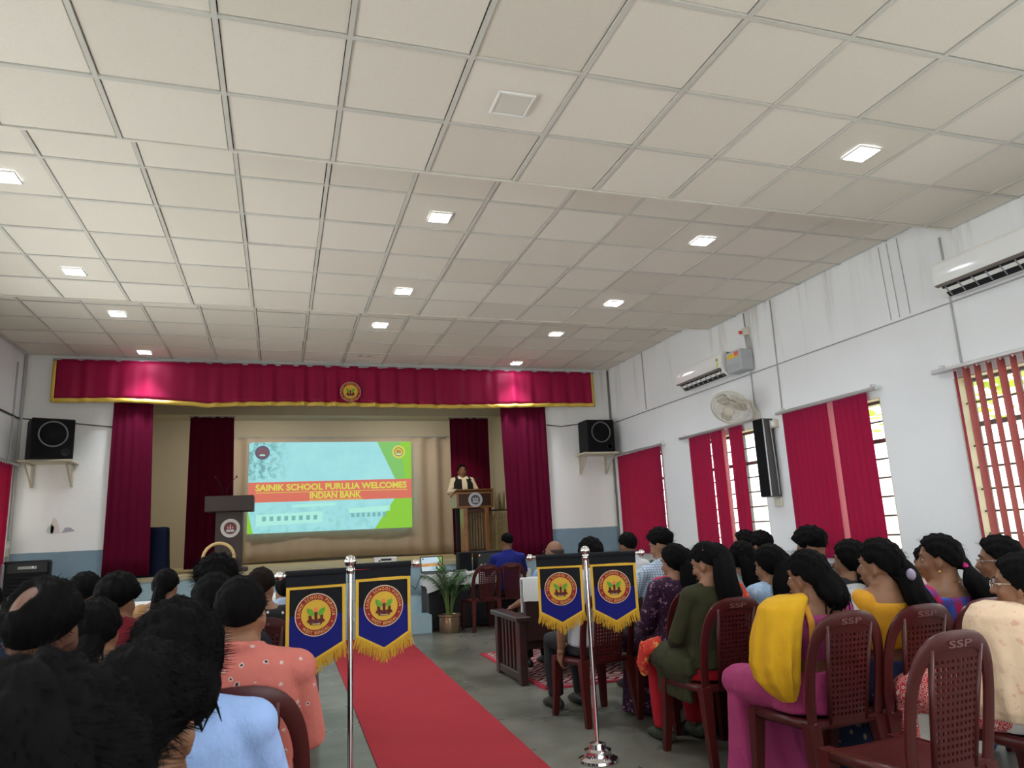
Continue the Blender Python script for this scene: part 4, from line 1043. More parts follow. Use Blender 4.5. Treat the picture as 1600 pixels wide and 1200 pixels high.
# ---------------------------------------------------------------- tables with cloths
def cloth_table(label, lab2, x, y, sx, sy, h=.75, drop=.18, mcl=M_COVER, cat='table', skirt=None, seed=1):
    t = thing('table', label, 'table', (x, y, 0), group='tables in front of the audience')
    MB().box((0, 0, h-.022), (sx, sy, .035), b=.004).obj('tabletop', M_SOFAW, t)
    for a in (-1, 1):
        for b in (-1, 1): MB().box((a*(sx/2-.05), b*(sy/2-.05), (h-.04)/2), (.05, .05, h-.04), b=.004).obj('leg', M_SOFAW, t)
    if skirt:
        pts = []; mb = MB(); rings = []
        for z in (.02, h-.045):
            r = []
            for (ax, ay), (bx, by_) in (((-1, -1), (1, -1)), ((1, -1), (1, 1)), ((1, 1), (-1, 1)), ((-1, 1), (-1, -1))):
                for q in range(24):
                    f = q/24; wv = .010*math.sin(q*2.2)*(1 if z < .1 else .5)
                    r.append(((ax+(bx-ax)*f)*(sx/2-.005)+wv*(ay == by_ == 0), (ay+(by_-ay)*f)*(sy/2-.005)+wv*(ay == by_), z))
            rings.append(r)
        mb.loft(rings, cap=False); mb.obj('table_skirt', skirt, t, smooth=30)
    rr = random.Random(seed); N = 26
    mb = MB(); per = []
    hx, hy = sx/2+.006, sy/2+.006
    for (ax, ay), (bx, by_) in (((-1, -1), (1, -1)), ((1, -1), (1, 1)), ((1, 1), (-1, 1)), ((-1, 1), (-1, -1))):
        for q in range(N): f = q/N; per.append(((ax+(bx-ax)*f)*hx, (ay+(by_-ay)*f)*hy))
    def ring(z, out, wave, corner):
        r = []
        for i, (px, py) in enumerate(per):
            f = (i % N)/N; cn = max(0, 1-min(f, 1-f)*6); l = math.hypot(px, py); wv = wave*math.sin(i*1.15)+wave*.6*math.sin(i*.53+2)
            nx_, ny_ = (np.sign(px) if abs(abs(px)-hx) < 1e-6 else 0), (np.sign(py) if abs(abs(py)-hy) < 1e-6 else 0)
            r.append((px+nx_*(out+wv), py+ny_*(out+wv), z-corner*cn))
        return r
    rings = [[(px*.98, py*.98, h+.002) for px, py in per], ring(h, 0, 0, 0), ring(h-.02, .006, .001, 0), ring(h-drop*.6, .012, .008, .03), ring(h-drop, .016, .012, .09)]
    mb.loft(rings, cap=False); mb.add([rings[0][i] for i in range(len(per))], [tuple(range(len(per)))])
    o = mb.obj('tablecloth', mcl, None, smooth=35, loc=(x, y, 0), label=lab2, category='tablecloth')
    return t
cloth_table('long table with a black skirt at the foot of the stage, right of the steps', 'white tablecloth under the laptop and sound gear', 2.82, 10.82, 1.55, .55, .77, .17, skirt=mat('black_skirt_cloth', (.010, .010, .011), .85, sheen=.2))
cloth_table('low front table before the sofa, hidden under papers and a small plant', 'white tablecloth on the table in front of the wooden sofa', 3.9, 7.95, 2.2, .6, .72, .3, seed=3)
cloth_table('front table on the left side beyond the seated audience', 'white tablecloth on the left table behind the seated heads', -.7, 8.75, 1.75, .7, .75, .45, seed=4)
# papers on the right front table
t = thing('paper_stack', 'loose white papers on the table in front of the sofa', 'papers', (3.72, 7.9, .722))
for k in range(4): MB().box((random.uniform(-.06, .06), random.uniform(-.04, .04), .003+.004*k), (.30, .21, .003), rz=random.uniform(-.6, .6)).obj('sheet', M_WHITE, t)

# ---------------------------------------------------------------- sound and computer gear
t = thing('laptop', 'open laptop showing the slide on the white-clothed table', 'laptop', (2.17, 10.72, .774), .05)
MB().box((0, 0, .010), (.34, .23, .018), b=.004).obj('keyboard_base', mat('grey_laptop', (.12, .12, .13), .4), t)
LM = Matrix.Translation((0, .115, .018)) @ Matrix.Rotation(-.16, 4, 'X')
MB().box((0, 0, .115), (.345, .010, .23), b=.003, M=Matrix.Identity(4)).join(MB()).warp(lambda p: tuple(LM @ Vector(p))).obj('lid', M_BLACK, t)
SL2 = [emi('lap_sky', (190, 214, 226)), emi('lap_band', (196, 120, 70)), emi('lap_letters', (214, 196, 110)), emi('lap_green', (92, 140, 70)), emi('lap_lime', (110, 160, 60)), emi('lap_pale', (214, 224, 226)), emi('lap_grey', (160, 176, 186)), emi('lap_c1', (92, 84, 112)), emi('lap_c2', (180, 180, 90)), emi('lap_c3', (150, 80, 60))]
slide(.32, .20, LM @ Matrix.Translation((0, -.0062, .115)), k=.12).obj('screen', SL2, t)
mb = MB()
for j in range(5):
    for i in range(12): mb.box((-.14+.0255*i, .06-.022*j, .020), (.021, .017, .004))
mb.obj('keys', M_BLACK, t, kind='stuff')
t = thing('sound_mixer', 'black sound amplifier with a green light behind the man in blue', 'amplifier', (3.08, 10.95, .774))
MB().box((0, 0, .14), (.46, .26, .28), b=.01).obj('case', M_BLACKM, t); MB().box((0, -.132, .14), (.42, .005, .22), b=.002).obj('front_panel', mat('dark_panel', (.03, .035, .03), .4), t)
for k in range(6): MB().cyl((-.17+.06*k, -.133, .08), (-.17+.06*k, -.152, .08), .014, 12).obj('knob', M_GREYP, t)
MB().ell((.12, -.136, .17), (.014, .005, .012), 10, 6).obj('green_light', mat('green_indicator', (.1, .3, .05), .4, emit=(.55, 1, .25), es=2.2), t)
MB().ell((-.19, -.136, .22), (.009, .005, .009), 10, 6).obj('red_light', mat('red_indicator', (.3, .05, .02), .4, emit=(1, .25, .1), es=2.5), t)
t = thing('speaker_box', 'small black speaker box standing left of the amplifier', 'loudspeaker', (2.68, 10.96, .774))
MB().box((0, 0, .14), (.2, .22, .28), b=.01).obj('cabinet', M_BLACKM, t); MB().box((0, -.112, .14), (.17, .005, .25), b=.002).obj('grille', M_GRILLE, t)
t = thing('cable_heap', 'tangle of dark cables on the white tablecloth beside the laptop', 'cables', (2.5, 10.70, .775))
mb = MB()
for k in range(9):
    p = Vector((random.uniform(-.12, .12), random.uniform(-.06, .06), .006)); pts = []
    for q in range(8): pts.append(tuple(p)); p = p+Vector((random.uniform(-.06, .06), random.uniform(-.03, .03), 0)); p.z = random.uniform(.005, .035); p.x = max(-.16, min(.16, p.x)); p.y = max(-.1, min(.1, p.y))
    mb.tube(pts, .005, 5)
mb.obj('cables', M_DCABLE, t, smooth=True)
t = thing('microphone_rest', 'silver microphone lying on the tablecloth near the empty chair', 'microphone', (2.56, 10.63, .774))
mm = MB(); mm.tube([(-.1, 0, .016), (.05, .02, .016)], [.010, .014], 10); mm.obj('handle', M_GREYP, t, smooth=True); mm = MB(); mm.ell((.075, .023, .018), (.026, .02, .02), 12, 8); mm.obj('mic_head', M_STEEL, t, smooth=True)
conduit('trim_conduit_15', [(1.75, YF-.03, .93), (1.78, YF-.05, .7), (1.95, 11.06, .55), (2.05, 11.05, .78)], .006, M_DCABLE)
# floor cooler on the left
t = thing('air_cooler', 'black floor air cooler with silver side against the left front corner', 'cooler', (-3.02, 10.75, 0), .16)
MB().box((0, 0, .62), (.50, .36, 1.24), b=.025).obj('body', M_BLACKM, t)
MB().box((-.235, -.165, .62), (.045, .06, 1.2), b=.02).obj('side_trim', mat('silver_grey_plastic', (.30, .30, .31), .3, metal=.4), t)
MB().box((.02, -.184, 1.15), (.42, .012, .12), b=.004).obj('control_panel', M_BLACK, t)
MB().box((.02, -.192, 1.155), (.2, .004, .035), b=.002).obj('display_strip', mat('grey_strip', (.35, .35, .33), .35), t); MB().ell((.075, -.196, 1.155), (.014, .008, .014), 12, 8).obj('knob', M_WHITE, t)
for k in range(16): MB().box((.02, -.186, .36+.045*k), (.42, .014, .012), M=Matrix.Rotation(.5, 4, 'X')).obj('louvre', M_GREYP if 0 else M_BLACK, t)
# cane hoop-backed chair whose hoop shows above the heads
t = thing('cane_chair', 'pale cane hoop-backed chair before the stage in front of the podium', 'chair', (-.655, 9.2, 0))
M_CANE = mat('pale_cane', (.55, .38, .16), .6, var=.2, vscale=25)
mb = MB(); hp = []
for k in range(61):
    a = PI*1.16*k/60-.08*PI; hp.append(Vector((.165*math.cos(a), -.2, 1.175+.165*math.sin(a))))
hp = [Vector((.155, -.19, .45))]+hp+[Vector((-.155, -.19, .45))]
hp2 = [p for p in hp]
for ph in (0, 2*PI/3, 4*PI/3):
    mb.tube([tuple(p+Vector((.010*math.cos(i*.9+ph)*p.x/.17, .010*math.sin(i*.9+ph), .010*math.cos(i*.9+ph)*((p.z-1.175)/.17 if p.z > 1 else 0)))) for i, p in enumerate(hp2)], .0095, 6)
mb.obj('hoop_back', M_CANE, t, smooth=True)
mb = MB()
for k in range(4): mb.tube([(-.15, -.19, .55+.1*k), (.15, -.19, .55+.1*k)], .008, 6)
mb.obj('back_rungs', M_CANE, t, smooth=True)
MB().lathe([(0, .42), (.2, .42), (.21, .435), (.2, .45), (0, .455)], 24).obj('seat', M_CANE, t, smooth=40)
for a, b in ((-.15, -.15), (.15, -.15), (-.15, .15), (.15, .15)): MB().tube([(a, b, .43), (a*1.15, b*1.15, 0)], .014, 8).obj('leg', M_CANE, t, smooth=True)

# ---------------------------------------------------------------- potted palms
M_LEAF = mat('palm_leaf', (.035, .10, .025), .5, var=.3, vscale=15)
M_STEM = mat('palm_stem', (.11, .17, .04), .55, var=.2, vscale=15)
M_BRASS = mat('hammered_brass', (.40, .27, .17), .28, metal=.95, bump=.5, bscale=25)
M_SOIL = mat('potting_soil', (.05, .035, .025), .95, bump=.5, bscale=60)
def palm(label, x, y, pot_r, pot_h, ht, nf, spread, potm=M_BRASS, z=0, name='potted_palm', leaf=.22):
    t = thing(name, label, 'plant', (x, y, z), random.uniform(0, 6))
    p = MB(); p.lathe([(0, 0), (pot_r*.92, 0), (pot_r*.96, .01), (pot_r, pot_h*.5), (pot_r*.97, pot_h*.86), (pot_r*1.06, pot_h*.9), (pot_r*1.06, pot_h), (pot_r*.92, pot_h), (pot_r*.9, pot_h*.93), (0, pot_h*.93)], 32); p.obj('pot', potm, t, smooth=35)
    MB().lathe([(0, pot_h*.94), (pot_r*.88, pot_h*.94), (0, pot_h*.95)], 20).obj('soil', M_SOIL, t)
    for k in range(nf):
        a = 2*PI*k/nf*2.4+random.uniform(-.3, .3); h = ht*random.uniform(.65, 1); sp = spread*random.uniform(.5, 1.1)
        d = Vector((math.cos(a), math.sin(a), 0)); pts = []
        for q in range(9):
            v = q/8; pts.append(d*(pot_r*.25+sp*v**1.9)+Vector((0, 0, pot_h*.9+h*(v-.32*v**3.2*(sp/spread)))))
        m_ = MB(); m_.tube([tuple(q) for q in pts[:6]], [.008, .007, .006, .005, .004, .003], 6); st = m_.obj('frond', [M_STEM, M_LEAF], t, smooth=False)
        m_ = MB(); m_.tube([tuple(q) for q in pts], [.008, .0075, .007, .006, .005, .004, .0035, .003, .002], 6, 0)
        for q in range(20):
            v = .42+.58*q/19; i = min(7, int(v*8)); f = v*8-i; c = pts[i]*(1-f)+pts[i+1]*f; tg = (pts[i+1]-pts[i]).normalized()
            for s in (-1, 1):
                side = tg.cross(Vector((0, 0, 1))).normalized()*s; ln = leaf*(1-.55*abs(v-.6)/.4)*random.uniform(.85, 1.1)
                dr = (side*.75+tg*.75-Vector((0, 0, .25+.2*random.random()))).normalized(); up = Vector((0, 0, 1)); wv = dr.cross(up).normalized()*.009
                e = c+dr*ln*.5+Vector((0, 0, .01)); tip = c+dr*ln-Vector((0, 0, ln*.25)); th = Vector((0, 0, .0012))
                m_.add([tuple(c-wv*.3), tuple(c+wv*.3), tuple(e+wv), tuple(tip), tuple(e-wv), tuple(e+th)], [(0, 1, 5), (1, 2, 5), (2, 3, 5), (3, 4, 5), (4, 0, 5), (0, 4, 3, 2, 1)], 1)
        st.data = m_.mesh('frond', [M_STEM, M_LEAF])
    return t
palm('tall palm in a hammered brass pot beside the stage steps', 2.27, 10.22, .15, .24, .95, 13, .34)
palm('palm behind the left white table, left of the first flag stand', .02, 9.75, .14, .24, .75, 11, .40, mat('dark_pot', (.06, .05, .05), .5))
palm('palm at the far left of the stage front, between seated heads', -1.65, 9.75, .14, .24, .62, 10, .35, mat('dark_pot2', (.06, .05, .05), .5))
palm('small spiky plant in a white pot on the right front table', 4.22, 7.85, .06, .08, .20, 9, .12, M_WHITE, .722, 'table_plant', .09)

# ---------------------------------------------------------------- stands and chairs in place
flag_stand('chrome stand with two school pennants, beside the carpet on the left', .315, 3.5, 8, 1.235, .262, .305, .055, .02)
flag_stand('chrome stand with two school pennants, right of the carpet', 1.765, 4.13, -22, 1.205, .272, .325, .055, -.0)
chair('empty maroon plastic chair nearest the camera at lower right', 2.27, 2.38, 4)
chair('empty maroon plastic chair at the laptop table', 2.72, 10.18, 6)

# ================================================================= people
PEND = []      # (object, voxel, smoothing, fold amplitude, seed, extra mesh builder to append)
def fuse(name, mb, mats, parent, vox, smooth=4, fold=0., seed=0, extra=None, **kw):
    me = mb.mesh('raw', mats, True); o = put(name, me, parent, **kw)
    r = o.modifiers.new('r', 'REMESH'); r.mode = 'VOXEL'; r.voxel_size = vox; r.use_smooth_shade = True
    s = o.modifiers.new('s', 'SMOOTH'); s.iterations = smooth; s.factor = .5
    PEND.append((o, fold, seed, extra, mats)); return o
def finish():
    dg = bpy.context.evaluated_depsgraph_get(); out = []
    for o, fold, seed, extra, mats in PEND:
        out.append(bpy.data.meshes.new_from_object(o.evaluated_get(dg)))
    for (o, fold, seed, extra, mats), me in zip(PEND, out):
        o.modifiers.clear(); n = len(me.vertices)
        if fold and n:
            co = np.empty(n*3); me.vertices.foreach_get('co', co); co = co.reshape(-1, 3); no = np.empty(n*3); me.vertices.foreach_get('normal', no); no = no.reshape(-1, 3)
            r = np.random.RandomState(seed); d = np.zeros(n)
            for fr, am in ((11, 1.), (19, .7), (33, .45), (52, .25)):
                for _ in range(2):
                    k = r.normal(size=3); k /= np.linalg.norm(k); k[2] *= .55; d += am*np.sin(co @ (k*fr)+r.uniform(0, 6)+1.2*np.sin(co @ (r.normal(size=3)*fr*.35)))
            d = np.where(d > 0, d, d*.6)
            co += no*(d*fold*.4)[:, None]; me.vertices.foreach_set('co', co.ravel()); me.update()
        if extra is not None and extra.n:
            vs = [tuple(v.co) for v in me.vertices]; fs = [tuple(p.vertices) for p in me.polygons]; b = len(vs)
            m2 = bpy.data.meshes.new(o.name); m2.from_pydata(vs+list(extra.v), [], fs+[tuple(i+b for i in f) for f in extra.f]); m2.update()
            for mt in mats: m2.materials.append(mt)
            m2.polygons.foreach_set('use_smooth', [True]*len(m2.polygons)); mi = [0]*len(fs)+list(extra.m); m2.polygons.foreach_set('material_index', mi); bpy.data.meshes.remove(me); me = m2
        me.name = o.name; o.data = me
    PEND.clear()

def skin_mat(name, c):
    m = mat(name, c, .5, spec=.35, bump=.05, bscale=300, var=.12, vscale=18)
    m.node_tree.nodes['Principled BSDF'].inputs['Subsurface Weight'].default_value = .08
    m.node_tree.nodes['Principled BSDF'].inputs['Subsurface Radius'].default_value = (.012, .005, .003)
    return m
SKIN = [skin_mat('skin_brown', (.20, .092, .052)), skin_mat('skin_tan', (.25, .122, .068)), skin_mat('skin_deep', (.14, .062, .036))]
def hair_mat(name, c):
    m = mat(name, c, .65, spec=.045); t, b, oc, xyz = base(m)
    n = noise_(t, oc, 60, 3, .6, (1, 1, .12)); bp = t.nodes.new('ShaderNodeBump'); bp.inputs['Strength'].default_value = .5; bp.inputs['Distance'].default_value = .006
    t.links.new(n, bp.inputs['Height']); t.links.new(bp.outputs[0], b.inputs['Normal']); return m
HAIR = hair_mat('black_hair', (.0045, .0040, .0040)); HAIRB = hair_mat('brown_black_hair', (.012, .008, .006)); HAIRG = hair_mat('grey_stubble', (.06, .042, .034))
M_EYEW = mat('eye_white', (.34, .30, .28), .3); M_IRIS = mat('dark_iris', (.015, .008, .005), .2); M_LIP = mat('lip', (.24, .07, .055), .5)
M_GLS = mat('dark_spectacle_frame', (.02, .018, .018), .3)
M_TRO = mat('dark_trousers', (.009, .010, .012), .8, bump=.2, bscale=300)
M_SHOE = mat('dark_shoe', (.02, .018, .016), .5)
def fabric(name, c, c2=None, pat=None, scale=20., rough=.82, sheen=.02, c3=None):
    m = mat(name, c, rough, spec=.2, sheen=sheen, bump=.18, bscale=350, var=.08 if not pat else 0, vscale=8)
    if pat:
        t, b, oc, xyz = base(m)
        if pat == 'check':
            f = None
            for ax in (0, 2):
                s = math_(t, 'ABSOLUTE', math_(t, 'SINE', math_(t, 'MULTIPLY', xyz[ax], scale)))
                l = smooth_(t, s, .82, .95); f = l if f is None else math_(t, 'MAXIMUM', f, l)
            col = mixc(t, math_(t, 'MULTIPLY', f, .8), c, c2)
        elif pat == 'blocks':
            fx = smooth_(t, math_(t, 'SINE', math_(t, 'MULTIPLY', xyz[0], scale)), -.15, .15); fz = smooth_(t, math_(t, 'SINE', math_(t, 'MULTIPLY', math_(t, 'ADD', xyz[2], xyz[1]), scale)), -.15, .15)
            col = mixc(t, fx, c, c2); col = mixc(t, math_(t, 'MULTIPLY', fz, .6), col, c3 or c2)
        elif pat == 'motif':     # small scattered sprigs
            v = t.nodes.new('ShaderNodeTexVoronoi'); v.inputs['Scale'].default_value = scale; v.inputs['Randomness'].default_value = .75
            mp = t.nodes.new('ShaderNodeMapping'); mp.inputs['Scale'].default_value = (1, .12, 1); t.links.new(oc, mp.inputs[0]); t.links.new(mp.outputs[0], v.inputs['Vector'])
            n = noise_(t, oc, scale*3, 2); d = math_(t, 'ADD', v.outputs['Distance'], math_(t, 'MULTIPLY', math_(t, 'SUBTRACT', n, .5), .45))
            col = mixc(t, smooth_(t, d, .20, .13), c, c2)
            if c3: col = mixc(t, smooth_(t, d, .10, .05), col, c3)
        elif pat == 'floral':
            n1 = noise_(t, oc, scale, 4, .7); n2 = noise_(t, oc, scale*2.3, 3, .6)
            col = mixc(t, smooth_(t, n1, .56, .62), c, c2); col = mixc(t, smooth_(t, n2, .60, .66), col, c3 or c2)
        elif pat == 'paisley':
            v = t.nodes.new('ShaderNodeTexVoronoi'); v.inputs['Scale'].default_value = scale; v.inputs['Randomness'].default_value = .4; t.links.new(oc, v.inputs['Vector'])
            w_ = smooth_(t, math_(t, 'SINE', math_(t, 'MULTIPLY', v.outputs['Distance'], 26)), .25, .6); col = mixc(t, w_, c, c2)
        elif pat == 'border':     # band low on the cloth
            col = c
        t.links.new(col, b.inputs['Base Color'])
    return wrinkle(m)

class Body:
    pass
def wrinkle(m):
    t = m.node_tree; b = t.nodes['Principled BSDF']; tc = t.nodes.new('ShaderNodeTexCoord')
    n = noise_(t, tc.outputs['Object'], 9, 4, .55, (1, 1, .6)); bp = t.nodes.new('ShaderNodeBump'); bp.inputs['Strength'].default_value = .55; bp.inputs['Distance'].default_value = .03
    t.links.new(n, bp.inputs['Height'])
    if b.inputs['Normal'].is_linked: t.links.new(b.inputs['Normal'].links[0].from_socket, bp.inputs['Normal'])
    t.links.new(bp.outputs[0], b.inputs['Normal']); return m
def hand(mb, wr, d, pn, side, curl=.5, grip=1.0):
    """palm and five fingers; d along the hand, pn out of the back of the hand, thumb towards side (+1: cross(d,pn))"""
    d = Vector(d).normalized(); pn = Vector(pn); pn = (pn-d*pn.dot(d)).normalized(); sx = d.cross(pn)*side; wr = Vector(wr)
    R = Matrix((sx, d, pn)).transposed()
    mb.ell(wr+d*.045, (.040, .052, .015), 12, 8, M=R)
    mb.tube([tuple(wr-d*.02), tuple(wr+d*.02)], [.024, .028], 10)
    for k, (o, L) in enumerate(((.028, .070), (.010, .080), (-.010, .074), (-.028, .058))):
        p = wr+d*.075+sx*o; pts = [p-d*.02]; a = 0
        pts.append(p)
        for q, fr in enumerate((.45, .32, .23)):
            a += curl*(.5+.35*q); dd = d*math.cos(a)-pn*math.sin(a)+sx*o*1.2; p = p+dd.normalized()*L*fr; pts.append(p)
        mb.tube([tuple(q) for q in pts], [.009, .0095, .0088, .0078, .006], 7, round_=True)
    p = wr+d*.02+sx*.030; t1 = (d*.75+sx*.75-pn*.25).normalized(); t2 = (d*.95+sx*.15-pn*.45).normalized()
    mb.tube([tuple(p-t1*.02), tuple(p+t1*.03), tuple(p+t1*.035+t2*.025), tuple(p+t1*.035+t2*.05)], [.013, .0115, .0095, .007], 7, round_=True)

def head_prims(mb, HM, female=False, face=True):
    """skull, jaw, nose, ears, lips in head space: x right, y forward, z up, origin mid-head"""
    def E(c, r, n=18, m=12, R=None): mb.ell((HM @ Vector(c)), r, n, m, M=HM.to_3x3() @ (R if R is not None else Matrix.Identity(3)))
    k = .94 if female else 1.
    E((0, -.012, .022), (.073, .094, .098)); E((0, .022, -.040), (.060*k, .064, .076)); E((0, .045, -.092), (.034*k, .034, .026))
    for s in (-1, 1):
        E((s*.034, .052, -.028), (.026, .026, .028)); E((s*.048*k, .010, -.072), (.018, .034, .026))
        E((s*.074, -.008, -.012), (.009, .018, .031), 12, 8, Matrix.Rotation(s*.3, 3, 'Z') @ Matrix.Rotation(-.2, 3, 'X')); E((s*.072, -.002, -.038), (.007, .010, .012), 10, 6)
    for a, b, ra, rb in (((0, .076, .016), (0, .104, -.026), .010, .0135), ((-.04, .068, .030), (.04, .068, .030), .013, .013)):
        mb.tube([tuple(HM @ Vector(a)), tuple(HM @ (Vector(a)*.5+Vector(b)*.5)+HM.to_3x3() @ Vector((0, .004 if ra > .0125 else .002, 0))), tuple(HM @ Vector(b))], [ra, (ra+rb)/2, rb], 8, round_=True)
    for s in (-1, 1): E((s*.012, .094, -.030), (.009, .010, .007), 8, 6)
    E((0, .083, -.058), (.022, .012, .006), 10, 6); E((0, .082, -.068), (.019, .012, .007), 10, 6)
def head_details(HM, parent, skin):
    mb = MB(); R = HM.to_3x3()
    for s in (-1, 1):
        mb.ell(HM @ Vector((s*.031, .0665, .004)), (.013, .012, .0075), 12, 8, 0, R); mb.ell(HM @ Vector((s*.031, .0765, .004)), (.0055, .004, .0062), 10, 6, 1, R)
        mb.tube([tuple(HM @ Vector((s*x, y, z))) for x, y, z in ((.014, .086, .030), (.032, .084, .036), (.050, .068, .030))], [.004, .0045, .002], 6, 1)
    mb.tube([tuple(HM @ Vector((x, y, z))) for x, y, z in ((-.021, .087, -.063), (-.008, .0955, -.061), (0, .096, -.062), (.008, .0955, -.061), (.021, .087, -.063))], [.002, .0045, .005, .0045, .002], 6, 2)
    mb.obj('eyes_and_lips', [M_EYEW, M_IRIS, M_LIP], parent, smooth=True)
def sm(x, a, b):
    v = min(1, max(0, (x-a)/(b-a))); return v*v*(3-2*v)
def hair_cap(mb, HM, style, rnd, th=.014, bald=None):
    """closed scalp shell; where no hair grows it dips below the skin"""
    n, m = 72, 48; rx, ry, rz = .073, .094, .098; c0 = Vector((0, -.012, .022))
    ph = [rnd.uniform(0, 6) for _ in range(12)]
    def rad(d, az):
        f = math.cos(az)                      # +1 front, -1 back
        A = abs(az)/PI
        line = {'short': ((0, .58), (.22, .50), (.36, .05), (.42, -.25), (.50, .0), (.60, -.30), (.75, -.52), (1, -.60)),
                'recede': ((0, .86), (.15, .80), (.30, .42), (.40, .0), (.48, .0), (.60, -.35), (.75, -.52), (1, -.58)),
                'bald': ((0, 1.3), (.42, 1.2), (.5, .10), (.6, -.15), (.75, -.30), (1, -.30)),
                'long': ((0, .55), (.2, .42), (.32, .0), (.40, -.35), (.5, -.75), (.7, -.85), (1, -.9)),
                'back': ((0, .60), (.2, .50), (.34, .12), (.42, -.12), (.50, .02), (.60, -.35), (.75, -.60), (1, -.68))}[style]
        for (a0, z0), (a1, z1) in zip(line, line[1:]):
            if A <= a1: zl = z0+(z1-z0)*(A-a0)/(a1-a0); break
        mk = sm(d.z-zl, -.07, .10)
        if style == 'bald': mk *= sm(.28-d.z, -.1, .12)
        if bald is not None:
            bd = Vector(bald[:3]).normalized(); mk *= sm((d-bd).length, bald[3]*.8, bald[3]*1.25)
        low = sm(d.z, -.45, .35)
        t_ = th*(.16+.84*low) if style in ('short', 'recede') else th
        nz = (math.sin(d.x*17+ph[0]+3*d.z)+math.sin(d.y*19+ph[1])+math.sin((d.x+d.y)*31+ph[2])*.7+math.sin(az*23+ph[3]+d.z*5)*.6)*.13
        return mk, t_*(1+nz)
    vs = []; fs = []
    def vert(d, az):
        mk, t_ = rad(d, az); r = 1/math.sqrt((d.x/rx)**2+(d.y/ry)**2+(d.z/rz)**2)
        return tuple(HM @ (c0+d*(r+t_*mk-.016*(1-mk))))
    vs.append(vert(Vector((0, 0, -1)), 0))
    for i in range(1, m):
        a = -PI/2+PI*i/m
        for j in range(n):
            az = 2*PI*j/n-PI; d = Vector((math.cos(a)*math.sin(az), math.cos(a)*math.cos(az), math.sin(a))); vs.append(vert(d, az))
    vs.append(vert(Vector((0, 0, 1)), PI)); top = len(vs)-1
    for j in range(n): k = (j+1) % n; fs.append((0, 1+j, 1+k)); fs.append((top, top-n+k, top-n+j))
    for i in range(m-2):
        for j in range(n): k = (j+1) % n; a = 1+i*n; fs.append((a+k, a+j, a+n+j, a+n+k))
    mb.add(vs, fs)
    return rad
def strands(mb, HM, rad, rnd, N, ln, wild=.5, r0=.0007, crown=(0, -.35, .9)):
    rx, ry, rz = .073, .094, .098; c0 = Vector((0, -.012, .022)); cr = Vector(crown).normalized(); k = 0; tries = 0
    while k < N and tries < N*8:
        tries += 1
        d = Vector((rnd.gauss(0, 1), rnd.gauss(0, 1), rnd.gauss(0, 1)))
        if d.length < .1: continue
        d.normalize(); az = math.atan2(d.x, d.y); mk, t_ = rad(d, az)
        if mk < .6: continue
        k += 1
        r = 1/math.sqrt((d.x/rx)**2+(d.y/ry)**2+(d.z/rz)**2)+t_*.7
        fl = (d-cr*d.dot(cr)); fl = (fl.normalized() if fl.length > .05 else Vector((1, 0, 0)))
        fl = (fl+Vector((rnd.gauss(0, wild), rnd.gauss(0, wild), rnd.gauss(0, wild)-.15))*.6+fl).normalized()
        p = c0+d*r; L = ln*rnd.uniform(.6, 1.3); pts = [p]
        for q in range(3):
            out = d*(.05-.07*q)*(.4+wild); p = p+(fl+out).normalized()*L/3; pts.append(p)
        mb.tube([tuple(HM @ q) for q in pts], [r0, r0*1.1, r0*.8, r0*.3], 3)
def lock(mb, pts, rad, flat=.55, lobes=7, n=28, seed=0, up=(0, 1, 0), tip=.35, amp=.07):
    """falling mass of hair: lobed cross sections along pts; rad are half widths"""
    r = random.Random(seed); ph = [r.uniform(0, 6) for _ in range(3)]; rings = []; L = len(pts)
    P = [Vector(p) for p in pts]
    # refine the path
    Q = []; RR = []
    for i in range(L-1):
        for q in range(4):
            f = q/4; p0 = P[max(0, i-1)]; p1 = P[i]; p2 = P[i+1]; p3 = P[min(L-1, i+2)]
            Q.append(.5*((2*p1)+(-p0+p2)*f+(2*p0-5*p1+4*p2-p3)*f*f+(-p0+3*p1-3*p2+p3)*f**3)); RR.append(rad[i]*(1-f)+rad[i+1]*f)
    Q.append(P[-1]); RR.append(rad[-1])
    for i, p in enumerate(Q):
        t = (Q[min(i+1, len(Q)-1)]-Q[max(i-1, 0)]).normalized(); u = Vector(up); u = (u-t*u.dot(t)).normalized(); s = t.cross(u)
        ring = []
        for k in range(n):
            a = 2*PI*k/n; w_ = 1+amp*math.sin(lobes*a+ph[0]+i*.12)+amp*.6*math.sin((lobes*2-1)*a+ph[1]-i*.2)
            ring.append(tuple(p+s*math.cos(a)*RR[i]*w_+u*math.sin(a)*RR[i]*flat*w_))
        rings.append(ring[::-1])
    mb.loft(rings)
    for k in range(26):
        i = r.randrange(len(Q)//2, len(Q)); p = Q[i]; a = r.uniform(0, 2*PI); t = (Q[min(i+1, len(Q)-1)]-Q[max(i-1, 0)]).normalized(); u = Vector(up); u = (u-t*u.dot(t)).normalized(); s = t.cross(u)
        q = p+s*math.cos(a)*RR[i]*.95+u*math.sin(a)*RR[i]*flat*.95; l = r.uniform(.05, .13)
        mb.tube([tuple(q), tuple(q+t*l*.5+s*math.cos(a)*.008), tuple(q+t*l+s*math.cos(a)*r.uniform(-.01, .02))], [.004, .003, .0008], 4)

